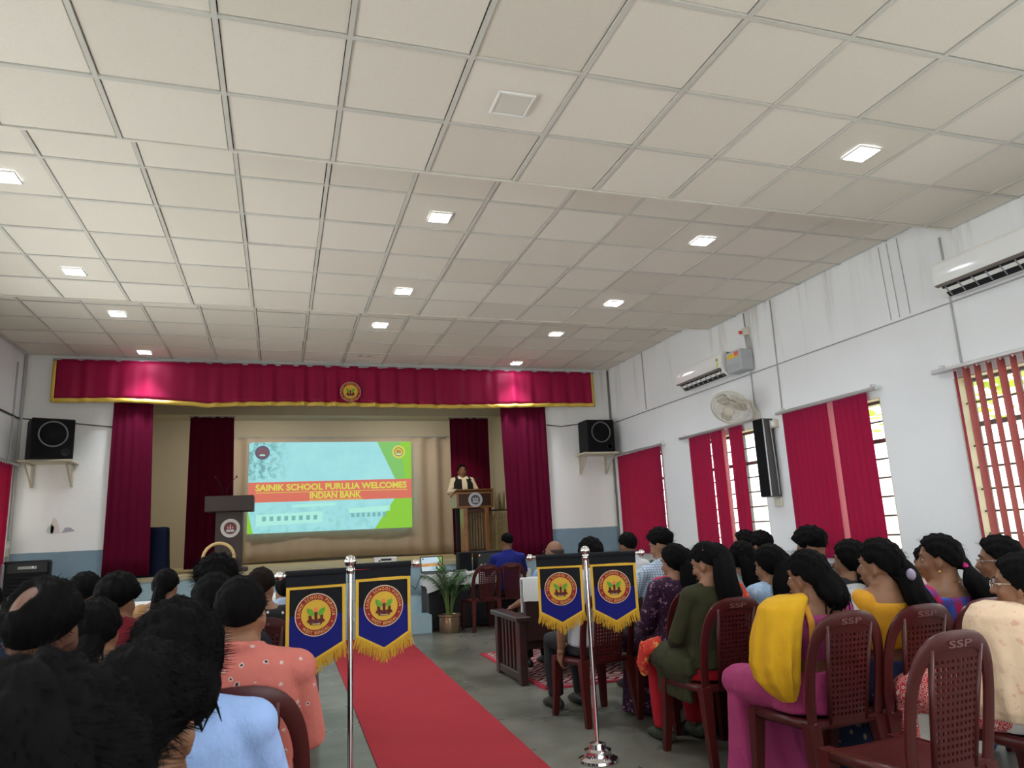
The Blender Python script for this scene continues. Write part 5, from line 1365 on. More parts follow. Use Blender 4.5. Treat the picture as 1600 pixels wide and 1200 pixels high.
def person(label, x, y, ztop, deg=0, female=False, skin=0, hair='short', hth=.014, bald=None, hmat=None, yaw=0, pitch=0, roll=0, nstr=0, strl=.03, wild=.5,
           top=None, bottom=None, face=False, near=False, extras=None, arms='lap', wide=1., lean=0., chair_label=None, chair_dy=0., zoff=0., cut='shirt', sleeve='long', stand=False, locks=None, hs=1., footless=False):
    rnd = random.Random(int(abs(x*917+y*331)*10)); seed = rnd.randrange(9999)
    t = thing('person', label, 'person', (x, y, zoff), math.radians(deg))
    if chair_label: chair(chair_label, x, y+chair_dy, deg)
    vox = .0085 if near else .013
    SK = SKIN[skin]
    if stand: hip, sc = .90, (ztop-.90)/(1.265-.43); sit = .90
    else: sit = .43; sc = (ztop-.43)/(1.265-.43); hip = .50
    Z = lambda z: sit+(z-.43)*sc           # trunk heights quoted for a 1.265 m seated head top
    Lk = lean
    def Y(z): v = (z-.43)/.6; return -.02-.075*min(1, v)+Lk*v
    hc = Vector((0, Y(1.03)+.03+Lk*.25, ztop-.14*hs-(hth-.014)))
    HM = Matrix.Translation(hc) @ Matrix.Rotation(math.radians(yaw), 4, 'Z') @ Matrix.Rotation(math.radians(pitch), 4, 'X') @ Matrix.Rotation(math.radians(roll), 4, 'Y') @ Matrix.Scale(hs, 4)
    W = (.90 if female else 1.)*wide
    trunk = [(.44, .155, .125), (.52, .165 if female else .155, .13), (.62, .138 if female else .15, .112), (.72, .140 if female else .158, .112), (.82, .155*W+.005, .118), (.90, .165*W, .108), (.955, .150*W, .088), (.99, .105*W, .066), (1.02, .062, .056), (1.05, .050, .052)]
    def ring(z, rx, ry, g=0., n=28): return [((rx+g)*math.cos(2*PI*k/n)*(1+.10*abs(math.sin(4*PI*k/n))), Y(z)+(ry+g)*math.sin(2*PI*k/n), Z(z)) for k in range(n)]
    sh = {s: Vector((s*.165*W, Y(.93), Z(.925))) for s in (-1, 1)}
    if arms == 'lap': el = {s: Vector((s*(.215*W+.01), .015+Lk*.3, Z(.675))) for s in (-1, 1)}; wr = {s: Vector((s*.10, .20, Z(.585))) for s in (-1, 1)}
    elif arms == 'lectern': el = {s: Vector((s*.27*W, -.02, Z(.68))) for s in (-1, 1)}; wr = {s: Vector((s*.19, .20, Z(.71))) for s in (-1, 1)}
    elif arms == 'forward': el = {s: Vector((s*.26*W, .10, Z(.70))) for s in (-1, 1)}; wr = {s: Vector((s*.20, .34, Z(.74))) for s in (-1, 1)}
    elif arms == 'sideL': el = {-1: Vector((-.27, .02, Z(.70))), 1: Vector((.215*W, .02, Z(.68)))}; wr = {-1: Vector((-.33, .24, Z(.60))), 1: Vector((.09, .20, Z(.58)))}
    elif arms == 'hang': el = {-1: Vector((-.25, -.03, Z(.68))), 1: Vector((.215*W, .02, Z(.68)))}; wr = {-1: Vector((-.22, .06, Z(.46))), 1: Vector((.09, .20, Z(.58)))}
    if stand: hj = {s: Vector((s*.09, 0, .92)) for s in (-1, 1)}; kn = {s: Vector((s*.10, .02, .50)) for s in (-1, 1)}; an = {s: Vector((s*.11, -.01, .09)) for s in (-1, 1)}
    else: hj = {s: Vector((s*.09, .0, hip+.005)) for s in (-1, 1)}; kn = {s: Vector((s*.11, .40, .49)) for s in (-1, 1)}; an = {s: Vector((s*.11, .37, .09)) for s in (-1, 1)}
    # ---- one continuous body
    b = MB(); b.loft([ring(*r) for r in trunk])
    head_prims(b, HM, female, face)
    nk = Vector((0, Y(1.0)-.005, Z(.98))); b.tube([tuple(nk), tuple(nk*.5+(HM @ Vector((0, -.025, -.06)))*.5), tuple(HM @ Vector((0, -.018, -.03)))], [.056, .050, .050] if female else [.062, .057, .056], 14, round_=True)
    for s in (-1, 1):
        b.ell(sh[s], (.058*W, .055, .052)); b.tube([tuple(sh[s]), tuple(sh[s]*.5+el[s]*.5), tuple(el[s]), tuple(el[s]*.6+wr[s]*.4), tuple(wr[s])], [.050, .044, .036, .036, .024], 12, round_=True)
        b.tube([tuple(sh[s]), tuple(Vector((0, Y(.99), Z(1.0))))], [.045, .045], 12)
        if not footless:
            b.tube([tuple(hj[s]), tuple(hj[s]*.5+kn[s]*.5), tuple(kn[s]), tuple(kn[s]*.65+an[s]*.35), tuple(an[s])], [.088, .076, .056, .054, .034], 12, round_=True)
            b.tube([tuple(an[s]+Vector((0, -.03, -.045))), tuple(an[s]+Vector((0, .06, -.05))), tuple(an[s]+Vector((0, .15, -.062)))], [.034, .034, .022], 10, round_=True)
    ex = MB()
    for s in (-1, 1):
        d = (wr[s]-el[s]).normalized(); hand(ex, wr[s], d+Vector((0, .3, -.25)), Vector((0, -.15, 1)) if arms != 'hang' else Vector((s, 0, .2)), -s, .45)
    fuse('body', b, [SK], t, vox, 3, extra=ex)
    if face: head_details(HM, t, SK)
    # ---- hair
    h = MB(); rd = hair_cap(h, HM, hair, rnd, hth, bald)
    if nstr: strands(h, HM, rd, rnd, nstr, strl, wild)
    for lk in (locks or []):
        pts, rad = lk[0], lk[1]; kw = lk[2] if len(lk) > 2 else {}
        lock(h, [tuple(HM @ Vector(p)) if kw.get('head', 0) > i else tuple(Vector((p[0], hc.y+p[1], hc.z+p[2]))) for i, p in enumerate(pts)], rad, seed=seed, **{k2: v for k2, v in kw.items() if k2 != 'head'})
    h.obj('hair', [hmat or HAIR], t, smooth=True)
    # ---- clothes
    if top is not None:
        c = MB(); g = .013
        hem = .50 if cut != 'blouse' else .70
        topz = {'shirt': 1.01, 'kurta': .985, 'blouse': .925}[cut]
        rs = [(hem, *[np.interp(hem, [q[0] for q in trunk], [q[i] for q in trunk]) for i in (1, 2)])]+[q for q in trunk if hem < q[0] < topz]
        rs.append((topz, *[np.interp(topz, [q[0] for q in trunk], [q[i] for q in trunk]) for i in (1, 2)]))
        c.loft([ring(q[0], q[1], q[2], g+(.012 if q[0] < .6 and cut != 'blouse' else 0)+(.004 if .6 < q[0] < .85 else 0)) for q in rs])
        for s in (-1, 1):
            c.ell(sh[s], (.058*W+g, .055+g, .052+g))
            if cut != 'blouse': c.tube([tuple(sh[s]), tuple(Vector((0, Y(.97), Z(.965))))], [.052+g, .045+g], 12)
            else: c.tube([tuple(sh[s]), tuple(Vector((s*.095, Y(.97)+.02, Z(.965))))], [.05+g, .026], 12)
            if sleeve == 'long': c.tube([tuple(sh[s]), tuple(sh[s]*.5+el[s]*.5), tuple(el[s]), tuple(el[s]*.6+wr[s]*.4), tuple(wr[s]*.95+el[s]*.05)], [.050+g, .045+g, .040+g, .038+g, .030+g], 12)
            elif sleeve == 'half': c.tube([tuple(sh[s]), tuple(sh[s]*.5+el[s]*.5), tuple(sh[s]*.12+el[s]*.88)], [.052+g, .048+g, .046+g], 12)
            elif sleeve == 'cap': c.tube([tuple(sh[s]), tuple(sh[s]*.55+el[s]*.45)], [.052+g, .048+g], 12)
        if cut == 'shirt':
            cn = Vector((0, Y(1.0)-.002, Z(1.0)))
            c.tube([tuple(cn+Vector((.066*math.cos(2*PI*k/20), .064*math.sin(2*PI*k/20)+.0, .012-.014*math.sin(2*PI*k/20)))) for k in range(20)], [.016]*20, 8, closed=True)
        fuse('kurta' if cut == 'kurta' else ('blouse' if cut == 'blouse' else 'shirt'), c, [top], t, vox, 3, .006 if near else .007, seed)
    if bottom is not None:
        kind, bm = bottom; c = MB(); g = .014
        if kind == 'trousers':
            c.loft([ring(.43, .155, .12, .02), ring(.50, .162, .13, .016), ring(.56, .15, .12, .008)])
            for s in (-1, 1): c.tube([tuple(hj[s]), tuple(hj[s]*.5+kn[s]*.5), tuple(kn[s]), tuple(kn[s]*.6+an[s]*.4), tuple(an[s]+Vector((0, 0, .0)))], [.098, .090, .073, .072, .058], 12)
            fuse('trousers', c, [bm], t, vox*1.15, 3, .006, seed+1)
        else:   # skirt / saree: over the lap and down to the floor
            c.loft([ring(.43, .17, .13, .03), ring(.52, .175, .135, .022), ring(.64, .148, .12, .010)])
            for s in (-1, 1): c.tube([tuple(hj[s]), tuple(hj[s]*.5+kn[s]*.5), tuple(kn[s]+Vector((0, .02, .0)))], [.112, .105, .088], 14, round_=True)
            c.tube([(0, 0, .50), (0, .25, .505), (0, .42, .48)], [.10, .095, .08], 12, round_=True)
            lo = []
            for z, ax, ay, yc in ((.50, .18, .085, .37), (.40, .195, .105, .38), (.25, .205, .125, .37), (.10, .225, .15, .36), (.02, .235, .165, .36)):
                lo.append([(ax*math.cos(2*PI*k/36)*(1+.05*math.sin(9*2*PI*k/36+z*4)), yc+ay*math.sin(2*PI*k/36)*(1+.05*math.sin(9*2*PI*k/36)), z) for k in range(36)])
            c.loft(lo[::-1]); fuse('saree_drape' if kind == 'saree' else 'skirt', c, [bm], t, vox*1.2, 2, .010, seed+1)
    if not footless:
        for s in (-1, 1):
            f = MB(); f.tube([tuple(an[s]+Vector((0, -.05, -.050))), tuple(an[s]+Vector((0, .02, -.038))), tuple(an[s]+Vector((0, .09, -.052))), tuple(an[s]+Vector((0, .18, -.066)))], [.036, .046, .043, .022], 12, round_=True)
            f.obj('shoe', [extras.get('shoe', M_SHOE) if extras else M_SHOE], t, smooth=True)
    t_ = Body(); t_.root = t; t_.HM = HM; t_.Z = Z; t_.Y = Y; t_.sh = sh; t_.el = el; t_.wr = wr; t_.kn = kn; t_.an = an; t_.hc = hc; t_.vox = vox; t_.seed = seed; t_.W = W; t_.hj = hj
    return t_
def arm_shawl(p, name, m, side, prof, fold=.012, flutes=9):
    """cloth hanging over one shoulder and arm: rings (height, x centre, y centre, rx, ry)"""
    c = MB(); rings = []; n = 56
    for z, cx, cy, rx, ry in prof:
        f = min(1, max(0, (.97-z)/.25))
        rings.append([(side*cx+rx*math.cos(2*PI*k/n)*(1+.11*f*math.sin(flutes*2*PI*k/n+z*5)), cy+ry*math.sin(2*PI*k/n)*(1+.11*f*math.sin(flutes*2*PI*k/n+z*5)), p.Z(z)) for k in range(n)])
    c.loft(rings[::-1]); return fuse(name, c, [m], p.root, p.vox, 3, fold, p.seed+7)
def drape(p, name, m, spine, widths, thick=.016, fold=.008, vox=None, flat=None, **kw):
    """cloth laid along a path: flattened overlapping lobes fused into one sheet"""
    c = MB(); P = [Vector(q) for q in spine]; n = len(P)
    for i in range(n-1):
        for q in range(5):
            f = q/5; a = P[i]*(1-f)+P[i+1]*f; wv = widths[i]; w2 = widths[i+1]
            t = (P[i+1]-P[i]).normalized(); wd = tuple(Vector(wv[0])*(1-f)+Vector(w2[0])*f); hw = wv[1]*(1-f)+w2[1]*f
            u = Vector(wd).normalized(); u = (u-t*u.dot(t)).normalized(); nn = t.cross(u); L = (P[i+1]-P[i]).length/5
            c.ell(a, (hw, thick, L*1.5), 14, 8, M=Matrix((u, nn, t)).transposed())
    return fuse(name, c, [m], p.root, vox or p.vox, 3, fold, p.seed+5, **kw)
# ---------------------------------------------------------------- the audience, right block
C_ = 'maroon plastic chair of '
F_PURPLE = fabric('purple_saree_silk', (.32, .033, .125), None, rough=.6, sheen=.05)
F_PURPLEB = fabric('purple_blouse', (.28, .04, .14), rough=.7)
F_YSHAWL = fabric('yellow_shawl', (.60, .33, .012), rough=.85, sheen=.02)
F_OLIVE = fabric('olive_kurta', (.034, .034, .015), rough=.9)
F_RED = fabric('red_leggings', (.36, .008, .018), rough=.8)
F_FLOR = fabric('dark_floral', (.028, .008, .026), (.30, .17, .25), 'floral', 26, c3=(.09, .03, .08))
F_CHK = fabric('white_blue_check', (.56, .62, .70), (.16, .26, .42), 'check', 170)
F_GREY = fabric('grey_cotton', (.26, .32, .36)); F_LBLUE = fabric('pale_blue_cotton', (.30, .42, .58), (.44, .54, .66), 'floral', 18)
F_WHITE = fabric('white_cotton', (.62, .64, .66)); F_MUST = fabric('mustard_blouse', (.58, .27, .015), rough=.7)
F_NAVYG = fabric('navy_saree_print', (.018, .024, .065), (.34, .24, .14), 'motif', 14)
F_SILV = fabric('grey_blue_saree_pallu', (.38, .38, .38), (.10, .16, .36), 'floral', 7, c3=(.50, .30, .04))
F_BRB = fabric('blue_red_check_blouse', (.035, .09, .42), (.42, .02, .10), 'blocks', 75, c3=(.10, .05, .22)); F_DBLUE = fabric('dark_blue_print', (.018, .035, .13), (.12, .18, .34), 'motif', 60)
F_CREAM = fabric('cream_dupatta', (.68, .50, .34), (.62, .36, .26), 'floral', 9, rough=.75, sheen=.03); F_REDP = fabric('red_white_print', (.55, .025, .035), (.70, .50, .46), 'paisley', 34)
F_BLUESH = fabric('soft_blue_shirt', (.20, .30, .58)); F_ROYAL = fabric('royal_blue_polo', (.012, .018, .17)); F_BLACK = fabric('black_cotton', (.012, .012, .014))
F_REDGOLD = fabric('red_gold_border', (.50, .03, .02), (.60, .34, .08), 'floral', 12)
F_IVT = fabric('ivory_trousers', (.62, .60, .56))
BUN = lambda z=-.06, r=.055: None
# woman in the purple saree
p = person('woman in purple saree with yellow shawl over one shoulder, dark low bun', 2.43, 3.06, 1.165, 2, True, 0, 'back', .020, yaw=14, nstr=260, strl=.04, wild=.25, near=True, top=F_PURPLEB, cut='blouse', sleeve='cap', bottom=('saree', F_PURPLE),
           chair_label=C_+'the woman in the purple saree', wide=1.06, face=True, extras={'shoe': M_SHOE},
           locks=[([(0, -.075, .02), (.01, -.115, -.04), (.02, -.125, -.09), (.02, -.10, -.125)], [.065, .075, .066, .03], dict(flat=.75, head=9))])
b = MB(); b.lathe([(0, -.03), (.03, -.02), (.036, .0), (.022, .02), (0, .028)], 12, c=tuple(p.HM @ Vector((.105, -.085, -.055)))); b.obj('flower_clip', mat('yellow_flower_clip', (.60, .48, .12), .6, var=.3, vscale=90), p.root, smooth=True)
arm_shawl(p, 'shawl', F_YSHAWL, -1, [(1.03, .125, -.07, .045, .075), (1.012, .150, -.07, .080, .11), (.968, .185, -.07, .092, .125), (.88, .215, -.07, .09, .13), (.78, .235, -.065, .092, .135), (.68, .245, -.06, .094, .135), (.60, .240, -.065, .085, .12), (.54, .225, -.075, .062, .085), (.49, .205, -.085, .03, .045)], .018, 8)
drape(p, 'shawl_band', fabric('shawl_orange_band', (.52, .24, .03)), [(-.075, .06, p.Z(.97)), (-.085, -.02, p.Z(1.005)), (-.105, -.155, p.Z(.97)), (-.12, -.195, p.Z(.88)), (-.135, -.195, p.Z(.72))], [((1, 0, 0), .022)]*5, .012, .003)
# woman in olive
PONY = [([(.0, -.05, .07), (.01, -.105, .01), (.02, -.135, -.08), (.035, -.150, -.20), (.05, -.155, -.31), (.06, -.15, -.37)], [.055, .072, .078, .075, .060, .030], dict(flat=.50, head=2))]
p = person('woman in olive kurta and red leggings with long ponytail, head bowed', 2.43, 3.93, 1.205, 4, True, 1, 'back', .014, yaw=22, pitch=-16, nstr=160, strl=.03, wild=.2, near=True, top=F_OLIVE, cut='kurta', sleeve='long', bottom=('trousers', F_RED), face=True,
           chair_label=C_+'the woman in the olive kurta', extras={'shoe': fabric('olive_shoe', (.05, .055, .04))}, locks=PONY)
sk = MB(); sk.tube([(-.17, .02, .50), (-.155, .22, .53), (-.145, .36, .515)], [.105, .088, .065], 14, round_=True); sk.tube([(.15, .02, .50), (.14, .22, .53), (.13, .34, .515)], [.10, .085, .06], 14, round_=True); sk.loft([[(-.21, yy, .56-.0*yy), (.20, yy, .56), (.20, yy, .50), (-.22, yy, .46)] for yy in (-.1, .30)]); sk.loft([[(-.205, -.06, z), (-.165, -.06, z), (-.165, .26, z+.02), (-.21, .26, z+.02)] for z in (.30, .54)])
fuse('kurta_skirt', sk, [F_OLIVE], p.root, .011, 4, .007, 3)
drape(p, 'dupatta', F_REDGOLD, [(.13, .02, p.Z(1.0)), (.185, -.08, p.Z(.97)), (.20, -.15, p.Z(.86))], [((1, 0, 0), .035), ((1, 0, 0), .045), ((1, 0, 0), .04)], .016, .006)
drape(p, 'red_scarf_end', F_REDGOLD, [(-.20, .24, .60), (-.225, .34, .56), (-.235, .38, .47), (-.22, .38, .40)], [((0, 1, 0), .05), ((0, 1, 0), .06), ((0, 1, 0), .05), ((0, 1, 0), .02)], .02, .008)
bb = MB(); w0 = p.wr[-1]; bb.tube([tuple(w0+Vector((.028*math.cos(2*PI*k/20), .006*math.sin(2*PI*k/20), .028*math.sin(2*PI*k/20)))+Vector((0, -.02, 0))) for k in range(20)], .006, 6, closed=True); bb.obj('beaded_bracelet', mat('pale_beads', (.45, .55, .56), .4), p.root, smooth=True)
cl = MB(); cl.ell(p.HM @ Vector((-.055, -.045, .075)), (.016, .022, .012), 12, 8); cl.obj('hair_clip', mat('gold_clip', (.5, .34, .18), .35, metal=.5), p.root, smooth=True)
# floral dress
p = person('woman in dark purple floral dress sitting just beyond the olive kurta', 2.62, 4.64, 1.185, 4, True, 1, 'long', .016, yaw=28, pitch=-8, nstr=90, top=F_FLOR, cut='kurta', sleeve='long', bottom=('skirt', F_FLOR), face=True, chair_label=C_+'the woman in the dark floral dress', wide=1.1,
           locks=[([(.0, -.06, .06), (.01, -.10, -.02), (.03, -.12, -.12), (.05, -.13, -.22), (.06, -.12, -.30)], [.06, .075, .072, .06, .03], dict(flat=.6, head=2))])
drape(p, 'pink_scarf', fabric('pink_scarf', (.50, .05, .12)), [(-.08, .05, p.Z(.98)), (-.05, -.09, p.Z(1.0)), (.05, -.09, p.Z(1.0)), (.09, .05, p.Z(.98))], [((0, .2, 1), .03)]*4, .012, .004)
# checked shirt man
p = person('young man in white and blue checked shirt with dark quiff, looking down beside the sofa', 2.92, 5.36, 1.30, 6, False, 1, 'short', .026, yaw=30, pitch=-20, nstr=200, strl=.035, wild=.5, top=F_CHK, sleeve='half', bottom=('trousers', M_TRO), arms='forward', face=True, chair_label=C_+'the man in the checked shirt')
# long-haired grey
p = person('woman with long straight hair and grey top, behind the bowed ponytail', 3.17, 4.64, 1.18, 2, True, 0, 'long', .016, top=F_GREY, cut='kurta', sleeve='half', bottom=('skirt', F_BLACK), chair_label=C_+'the long-haired woman in grey',
           locks=[([(0, -.04, .07), (0, -.085, 0), (0, -.105, -.1), (.01, -.115, -.22), (.02, -.115, -.34), (.03, -.11, -.40)], [.06, .082, .088, .092, .085, .05], dict(flat=.5, head=2))])
# light blue with clip
p = person('woman in pale blue top with white hair clips and wavy hair', 2.89, 3.95, 1.168, 2, True, 1, 'long', .017, yaw=24, pitch=-10, nstr=80, top=F_LBLUE, cut='kurta', sleeve='half', bottom=('skirt', F_BLACK), face=True, chair_label=C_+'the woman in pale blue with white hair clips',
           locks=[([(-.01, -.05, .06), (-.01, -.10, -.02), (-.03, -.12, -.10), (-.05, -.13, -.19), (-.06, -.13, -.25)], [.06, .074, .060, .045, .018], dict(flat=.6, head=2)), ([(.02, -.06, .03), (.04, -.11, -.05), (.05, -.13, -.14), (.05, -.13, -.23)], [.05, .06, .05, .018], dict(flat=.6, head=2))])
cl = MB()
for q in ((.015, -.02, .118), (.035, -.035, .112)): cl.ell(p.HM @ Vector(q), (.006, .016, .006), 10, 6)
cl.obj('hair_clips', M_WHITE, p.root, smooth=True)
# big-haired man
p = person('man with thick black hair bowed low in front of the wide blind', 3.50, 4.30, 1.262, 3, False, 1, 'short', .034, yaw=25, pitch=-22, nstr=240, strl=.04, wild=.55, top=fabric('pale_shirt', (.40, .50, .62)), sleeve='half', bottom=('trousers', M_TRO), chair_label=C_+'the thick-haired man before the wide blind')
p = person('man in white shirt with round black hair under the parted blind', 3.93, 5.45, 1.235, 3, False, 1, 'short', .022, yaw=10, nstr=60, top=fabric('white_lined_shirt', (.58, .60, .62), (.25, .27, .3), 'check', 240), sleeve='half', bottom=('trousers', M_TRO), chair_label=C_+'the man in white near the parted blind')
p = person('man facing left with black hair, partly hidden under the parted blind', 4.12, 5.95, 1.24, 3, False, 1, 'short', .022, yaw=40, top=fabric('grey_shirt', (.3, .34, .38)), sleeve='half', bottom=('trousers', M_TRO), face=True, chair_label=C_+'the dark-haired man by the parted blind')
p = person('woman with loose black hair behind the bun of the purple saree', 3.36, 3.80, 1.175, 2, True, 1, 'long', .020, yaw=26, nstr=120, top=F_BLACK, cut='kurta', sleeve='half', bottom=('skirt', F_BLACK), face=True, chair_label=C_+'the loose-haired woman behind the purple saree',
           locks=[([(.0, -.05, .07), (.01, -.09, -.02), (.03, -.11, -.12), (.05, -.12, -.22), (.06, -.12, -.30)], [.065, .085, .088, .085, .045], dict(flat=.6, head=2))])
p = person('woman whose crown just shows between two dark heads before the wide blind', 3.95, 4.25, 1.135, 0, True, 1, 'back', .018, top=F_GREY, cut='kurta', sleeve='half', bottom=('skirt', F_BLACK), chair_label=C_+'the woman whose crown shows before the wide blind')
p = person('woman half hidden behind the lilac hair clip, hair tied at the nape', 3.84, 3.66, 1.125, 0, True, 0, 'back', .018, yaw=10, top=fabric('pink_dress', (.5, .3, .3)), cut='kurta', sleeve='half', bottom=('skirt', F_BLACK), chair_label=C_+'the half hidden woman at the right',
           locks=[([(0, -.08, -.01), (.01, -.11, -.07), (.02, -.12, -.16), (.02, -.12, -.22)], [.05, .05, .04, .015], dict(flat=.8, head=2))])
# mustard blouse
p = person('woman in mustard blouse and grey-blue saree with lilac hair clip', 2.86, 3.05, 1.20, 1, True, 1, 'back', .020, yaw=20, nstr=200, strl=.04, wild=.2, near=True, top=F_MUST, cut='blouse', sleeve='cap', bottom=('saree', F_NAVYG), face=True, chair_label=C_+'the woman in the mustard blouse', wide=1.05,
           locks=[([(0, -.07, .01), (.02, -.12, -.05), (.05, -.15, -.13), (.09, -.165, -.21), (.13, -.165, -.28), (.15, -.16, -.33)], [.06, .064, .066, .064, .055, .03], dict(flat=.7, head=2))])
cl = MB(); cl.ell(p.HM @ Vector((-.035, -.165, -.035)), (.020, .022, .028), 14, 8); cl.obj('claw_clip', mat('lilac_clip', (.30, .25, .36), .35), p.root, smooth=True)
drape(p, 'saree_pallu', F_SILV, [(-.06, .12, p.Z(.90)), (-.10, .0, p.Z(1.0)), (-.16, -.08, p.Z(.965)), (-.20, -.12, p.Z(.86)), (-.215, -.10, p.Z(.76))], [((1, 0, 0), .06), ((1, 0, .1), .055), ((1, 0, 0), .07), ((1, .2, 0), .075), ((1, .3, 0), .05)], .016, .008)
# pink scrunchie
p = person('woman in blue and red checked blouse with pink scrunchie, seen in profile', 3.25, 3.05, 1.205, 2, True, 1, 'back', .017, yaw=34, nstr=120, strl=.03, wild=.25, near=True, top=F_BRB, cut='blouse', sleeve='cap', bottom=('saree', F_MUST), face=True, chair_label=C_+'the woman with the pink scrunchie',
           locks=[([(.0, -.08, .0), (.0, -.125, -.04), (.035, -.155, -.10), (.075, -.175, -.16), (.12, -.175, -.225), (.155, -.165, -.26)], [.05, .026, .062, .072, .060, .025], dict(flat=.75, head=2))])
cl = MB(); M = p.HM @ Matrix.Translation((.0, -.122, -.035)) @ Matrix.Rotation(.9, 4, 'X'); cl.tube([tuple(M @ Vector((.026*math.cos(2*PI*k/24), .026*math.sin(2*PI*k/24), 0))) for k in range(24)], [.013+.003*math.sin(k*2.6) for k in range(24)], 8, closed=True); cl.obj('scrunchie', fabric('hot_pink', (.62, .03, .22)), p.root, smooth=True)
e = MB(); e.lathe([(0, -.012), (.006, -.004), (.007, .004), (0, .010)], 10, c=tuple(p.HM @ Vector((-.082, -.006, -.052)))); e.obj('earring', mat('gold_jewel', (.8, .55, .2), .25, metal=.9), p.root, smooth=True)
n_ = MB(); n_.tube([tuple(Vector((.066*math.cos(2*PI*k/28), p.Y(1.0)+.062*math.sin(2*PI*k/28), p.Z(.985)-.012*math.sin(2*PI*k/28)))) for k in range(28)], .003, 6, closed=True); n_.obj('gold_chain', mat('gold_chain', (.8, .55, .2), .25, metal=.9), p.root, smooth=True)
drape(p, 'saree_pallu', F_MUST, [(-.06, .12, p.Z(.90)), (-.10, .02, p.Z(.995)), (-.15, -.04, p.Z(.955))], [((1, 0, 0), .05), ((1, 0, .1), .045), ((1, 0, 0), .035)], .014, .006)
# glasses
def specs(p, rim):
    g = MB()
    for s in (-1, 1):
        g.tube([tuple(p.HM @ Vector((s*.033+.022*math.cos(2*PI*k/20), .098, .002+.018*math.sin(2*PI*k/20)))) for k in range(20)], .002, 6, closed=True)
        g.tube([tuple(p.HM @ Vector(q)) for q in ((s*.055, .096, .008), (s*.074, .06, .010), (s*.078, .0, .010), (s*.076, -.02, .0))], .002, 6)
    g.tube([tuple(p.HM @ Vector(q)) for q in ((-.011, .099, .006), (0, .102, .008), (.011, .099, .006))], .002, 6)
    g.obj('spectacles', rim, p.root, smooth=True)
p = person('woman in dark blue dress and silver spectacles with rounded black hair', 3.66, 3.05, 1.18, 2, True, 1, 'back', .022, yaw=34, nstr=80, top=F_DBLUE, cut='kurta', sleeve='cap', bottom=('skirt', F_DBLUE), face=True, chair_label=C_+'the woman in the dark blue dress with spectacles',
           locks=[([(.0, -.075, .0), (.02, -.115, -.04), (.03, -.12, -.08), (.03, -.10, -.10)], [.06, .062, .055, .03], dict(flat=.8, head=2))])
specs(p, M_STEEL)
cl = MB(); cl.ell(p.HM @ Vector((.05, -.125, -.02)), (.03, .018, .026), 12, 8); cl.obj('hair_clip', mat('grey_brown_clip', (.28, .22, .2), .4), p.root, smooth=True)
# cream dupatta
p = person('woman in red printed kurta with cream dupatta at the right picture edge', 2.97, 2.41, 1.13, 2, True, 1, 'long', .015, yaw=28, nstr=100, near=True, top=F_REDP, cut='kurta', sleeve='half', bottom=('trousers', F_IVT), face=True, chair_label='maroon plastic chair at the right picture edge under the woman in cream', extras={'shoe': M_IVORY},
           locks=[([(.02, -.05, .05), (.03, -.09, -.03), (.05, -.11, -.12), (.06, -.12, -.22)], [.06, .07, .065, .03], dict(flat=.6, head=2))])
specs(p, M_STEEL)
arm_shawl(p, 'dupatta', F_CREAM, -1, [(1.03, .11, -.06, .05, .085), (1.012, .132, -.06, .08, .115), (.968, .16, -.065, .092, .13), (.88, .18, -.065, .092, .14), (.76, .195, -.06, .092, .145), (.64, .20, -.05, .09, .145), (.55, .20, -.05, .085, .13), (.50, .20, -.05, .06, .10)], .016, 8)
sk = MB(); sk.tube([(-.14, .02, .51), (-.16, .25, .53), (-.155, .43, .50)], [.11, .10, .085], 14, round_=True); sk.tube([(.14, .02, .51), (.15, .25, .53), (.145, .43, .50)], [.11, .10, .085], 14, round_=True); sk.box((0, .2, .53), (.3, .44, .08), b=.02); sk.box((-.0, .44, .38), (.44, .10, .30), b=.03)
fuse('kurta_skirt', sk, [F_REDP], p.root, .012, 4, .008, 9)
# man behind the pennants
p = person('man in grey shirt and dark trousers sitting right behind the right pennants', 2.16, 5.05, 1.255, 8, False, 1, 'short', .020, top=fabric('grey_white_shirt', (.42, .44, .47)), sleeve='half', bottom=('trousers', M_TRO), arms='hang', chair_label=C_+'the man behind the right pennants')
# sofa row
def seated_sofa(*a, **k): return person(*a, **k)
p = person('bald man with spectacles and soft blue shirt leaning on the sofa arm', 2.53, 6.78, 1.222, 10, False, 0, 'bald', .006, hmat=HAIRG, yaw=18, pitch=4, top=F_BLUESH, sleeve='half', bottom=('trousers', M_TRO), arms='sideL', face=True); specs(p, M_GLS)
p = person('dark-haired man on the sofa nearest the window blind', 3.33, 6.78, 1.265, 4, False, 0, 'short', .018, yaw=8, top=F_WHITE, sleeve='half', bottom=('trousers', M_TRO), nstr=40)
p = person('dark-haired man whose head shows between the bald man and the pennant pole', 2.92, 6.80, 1.175, 4, False, 0, 'short', .022, top=fabric('blue_grey_shirt', (.2, .26, .34)), sleeve='half', bottom=('trousers', M_TRO))
# operator in blue
p = person('man in royal blue polo shirt working the sound gear at the laptop table', 3.16, 10.30, 1.315, -4, False, 0, 'short', .014, yaw=18, pitch=-6, top=F_ROYAL, sleeve='half', bottom=('trousers', M_TRO), arms='forward', wide=1.12, chair_label=C_+'the man in the royal blue polo')
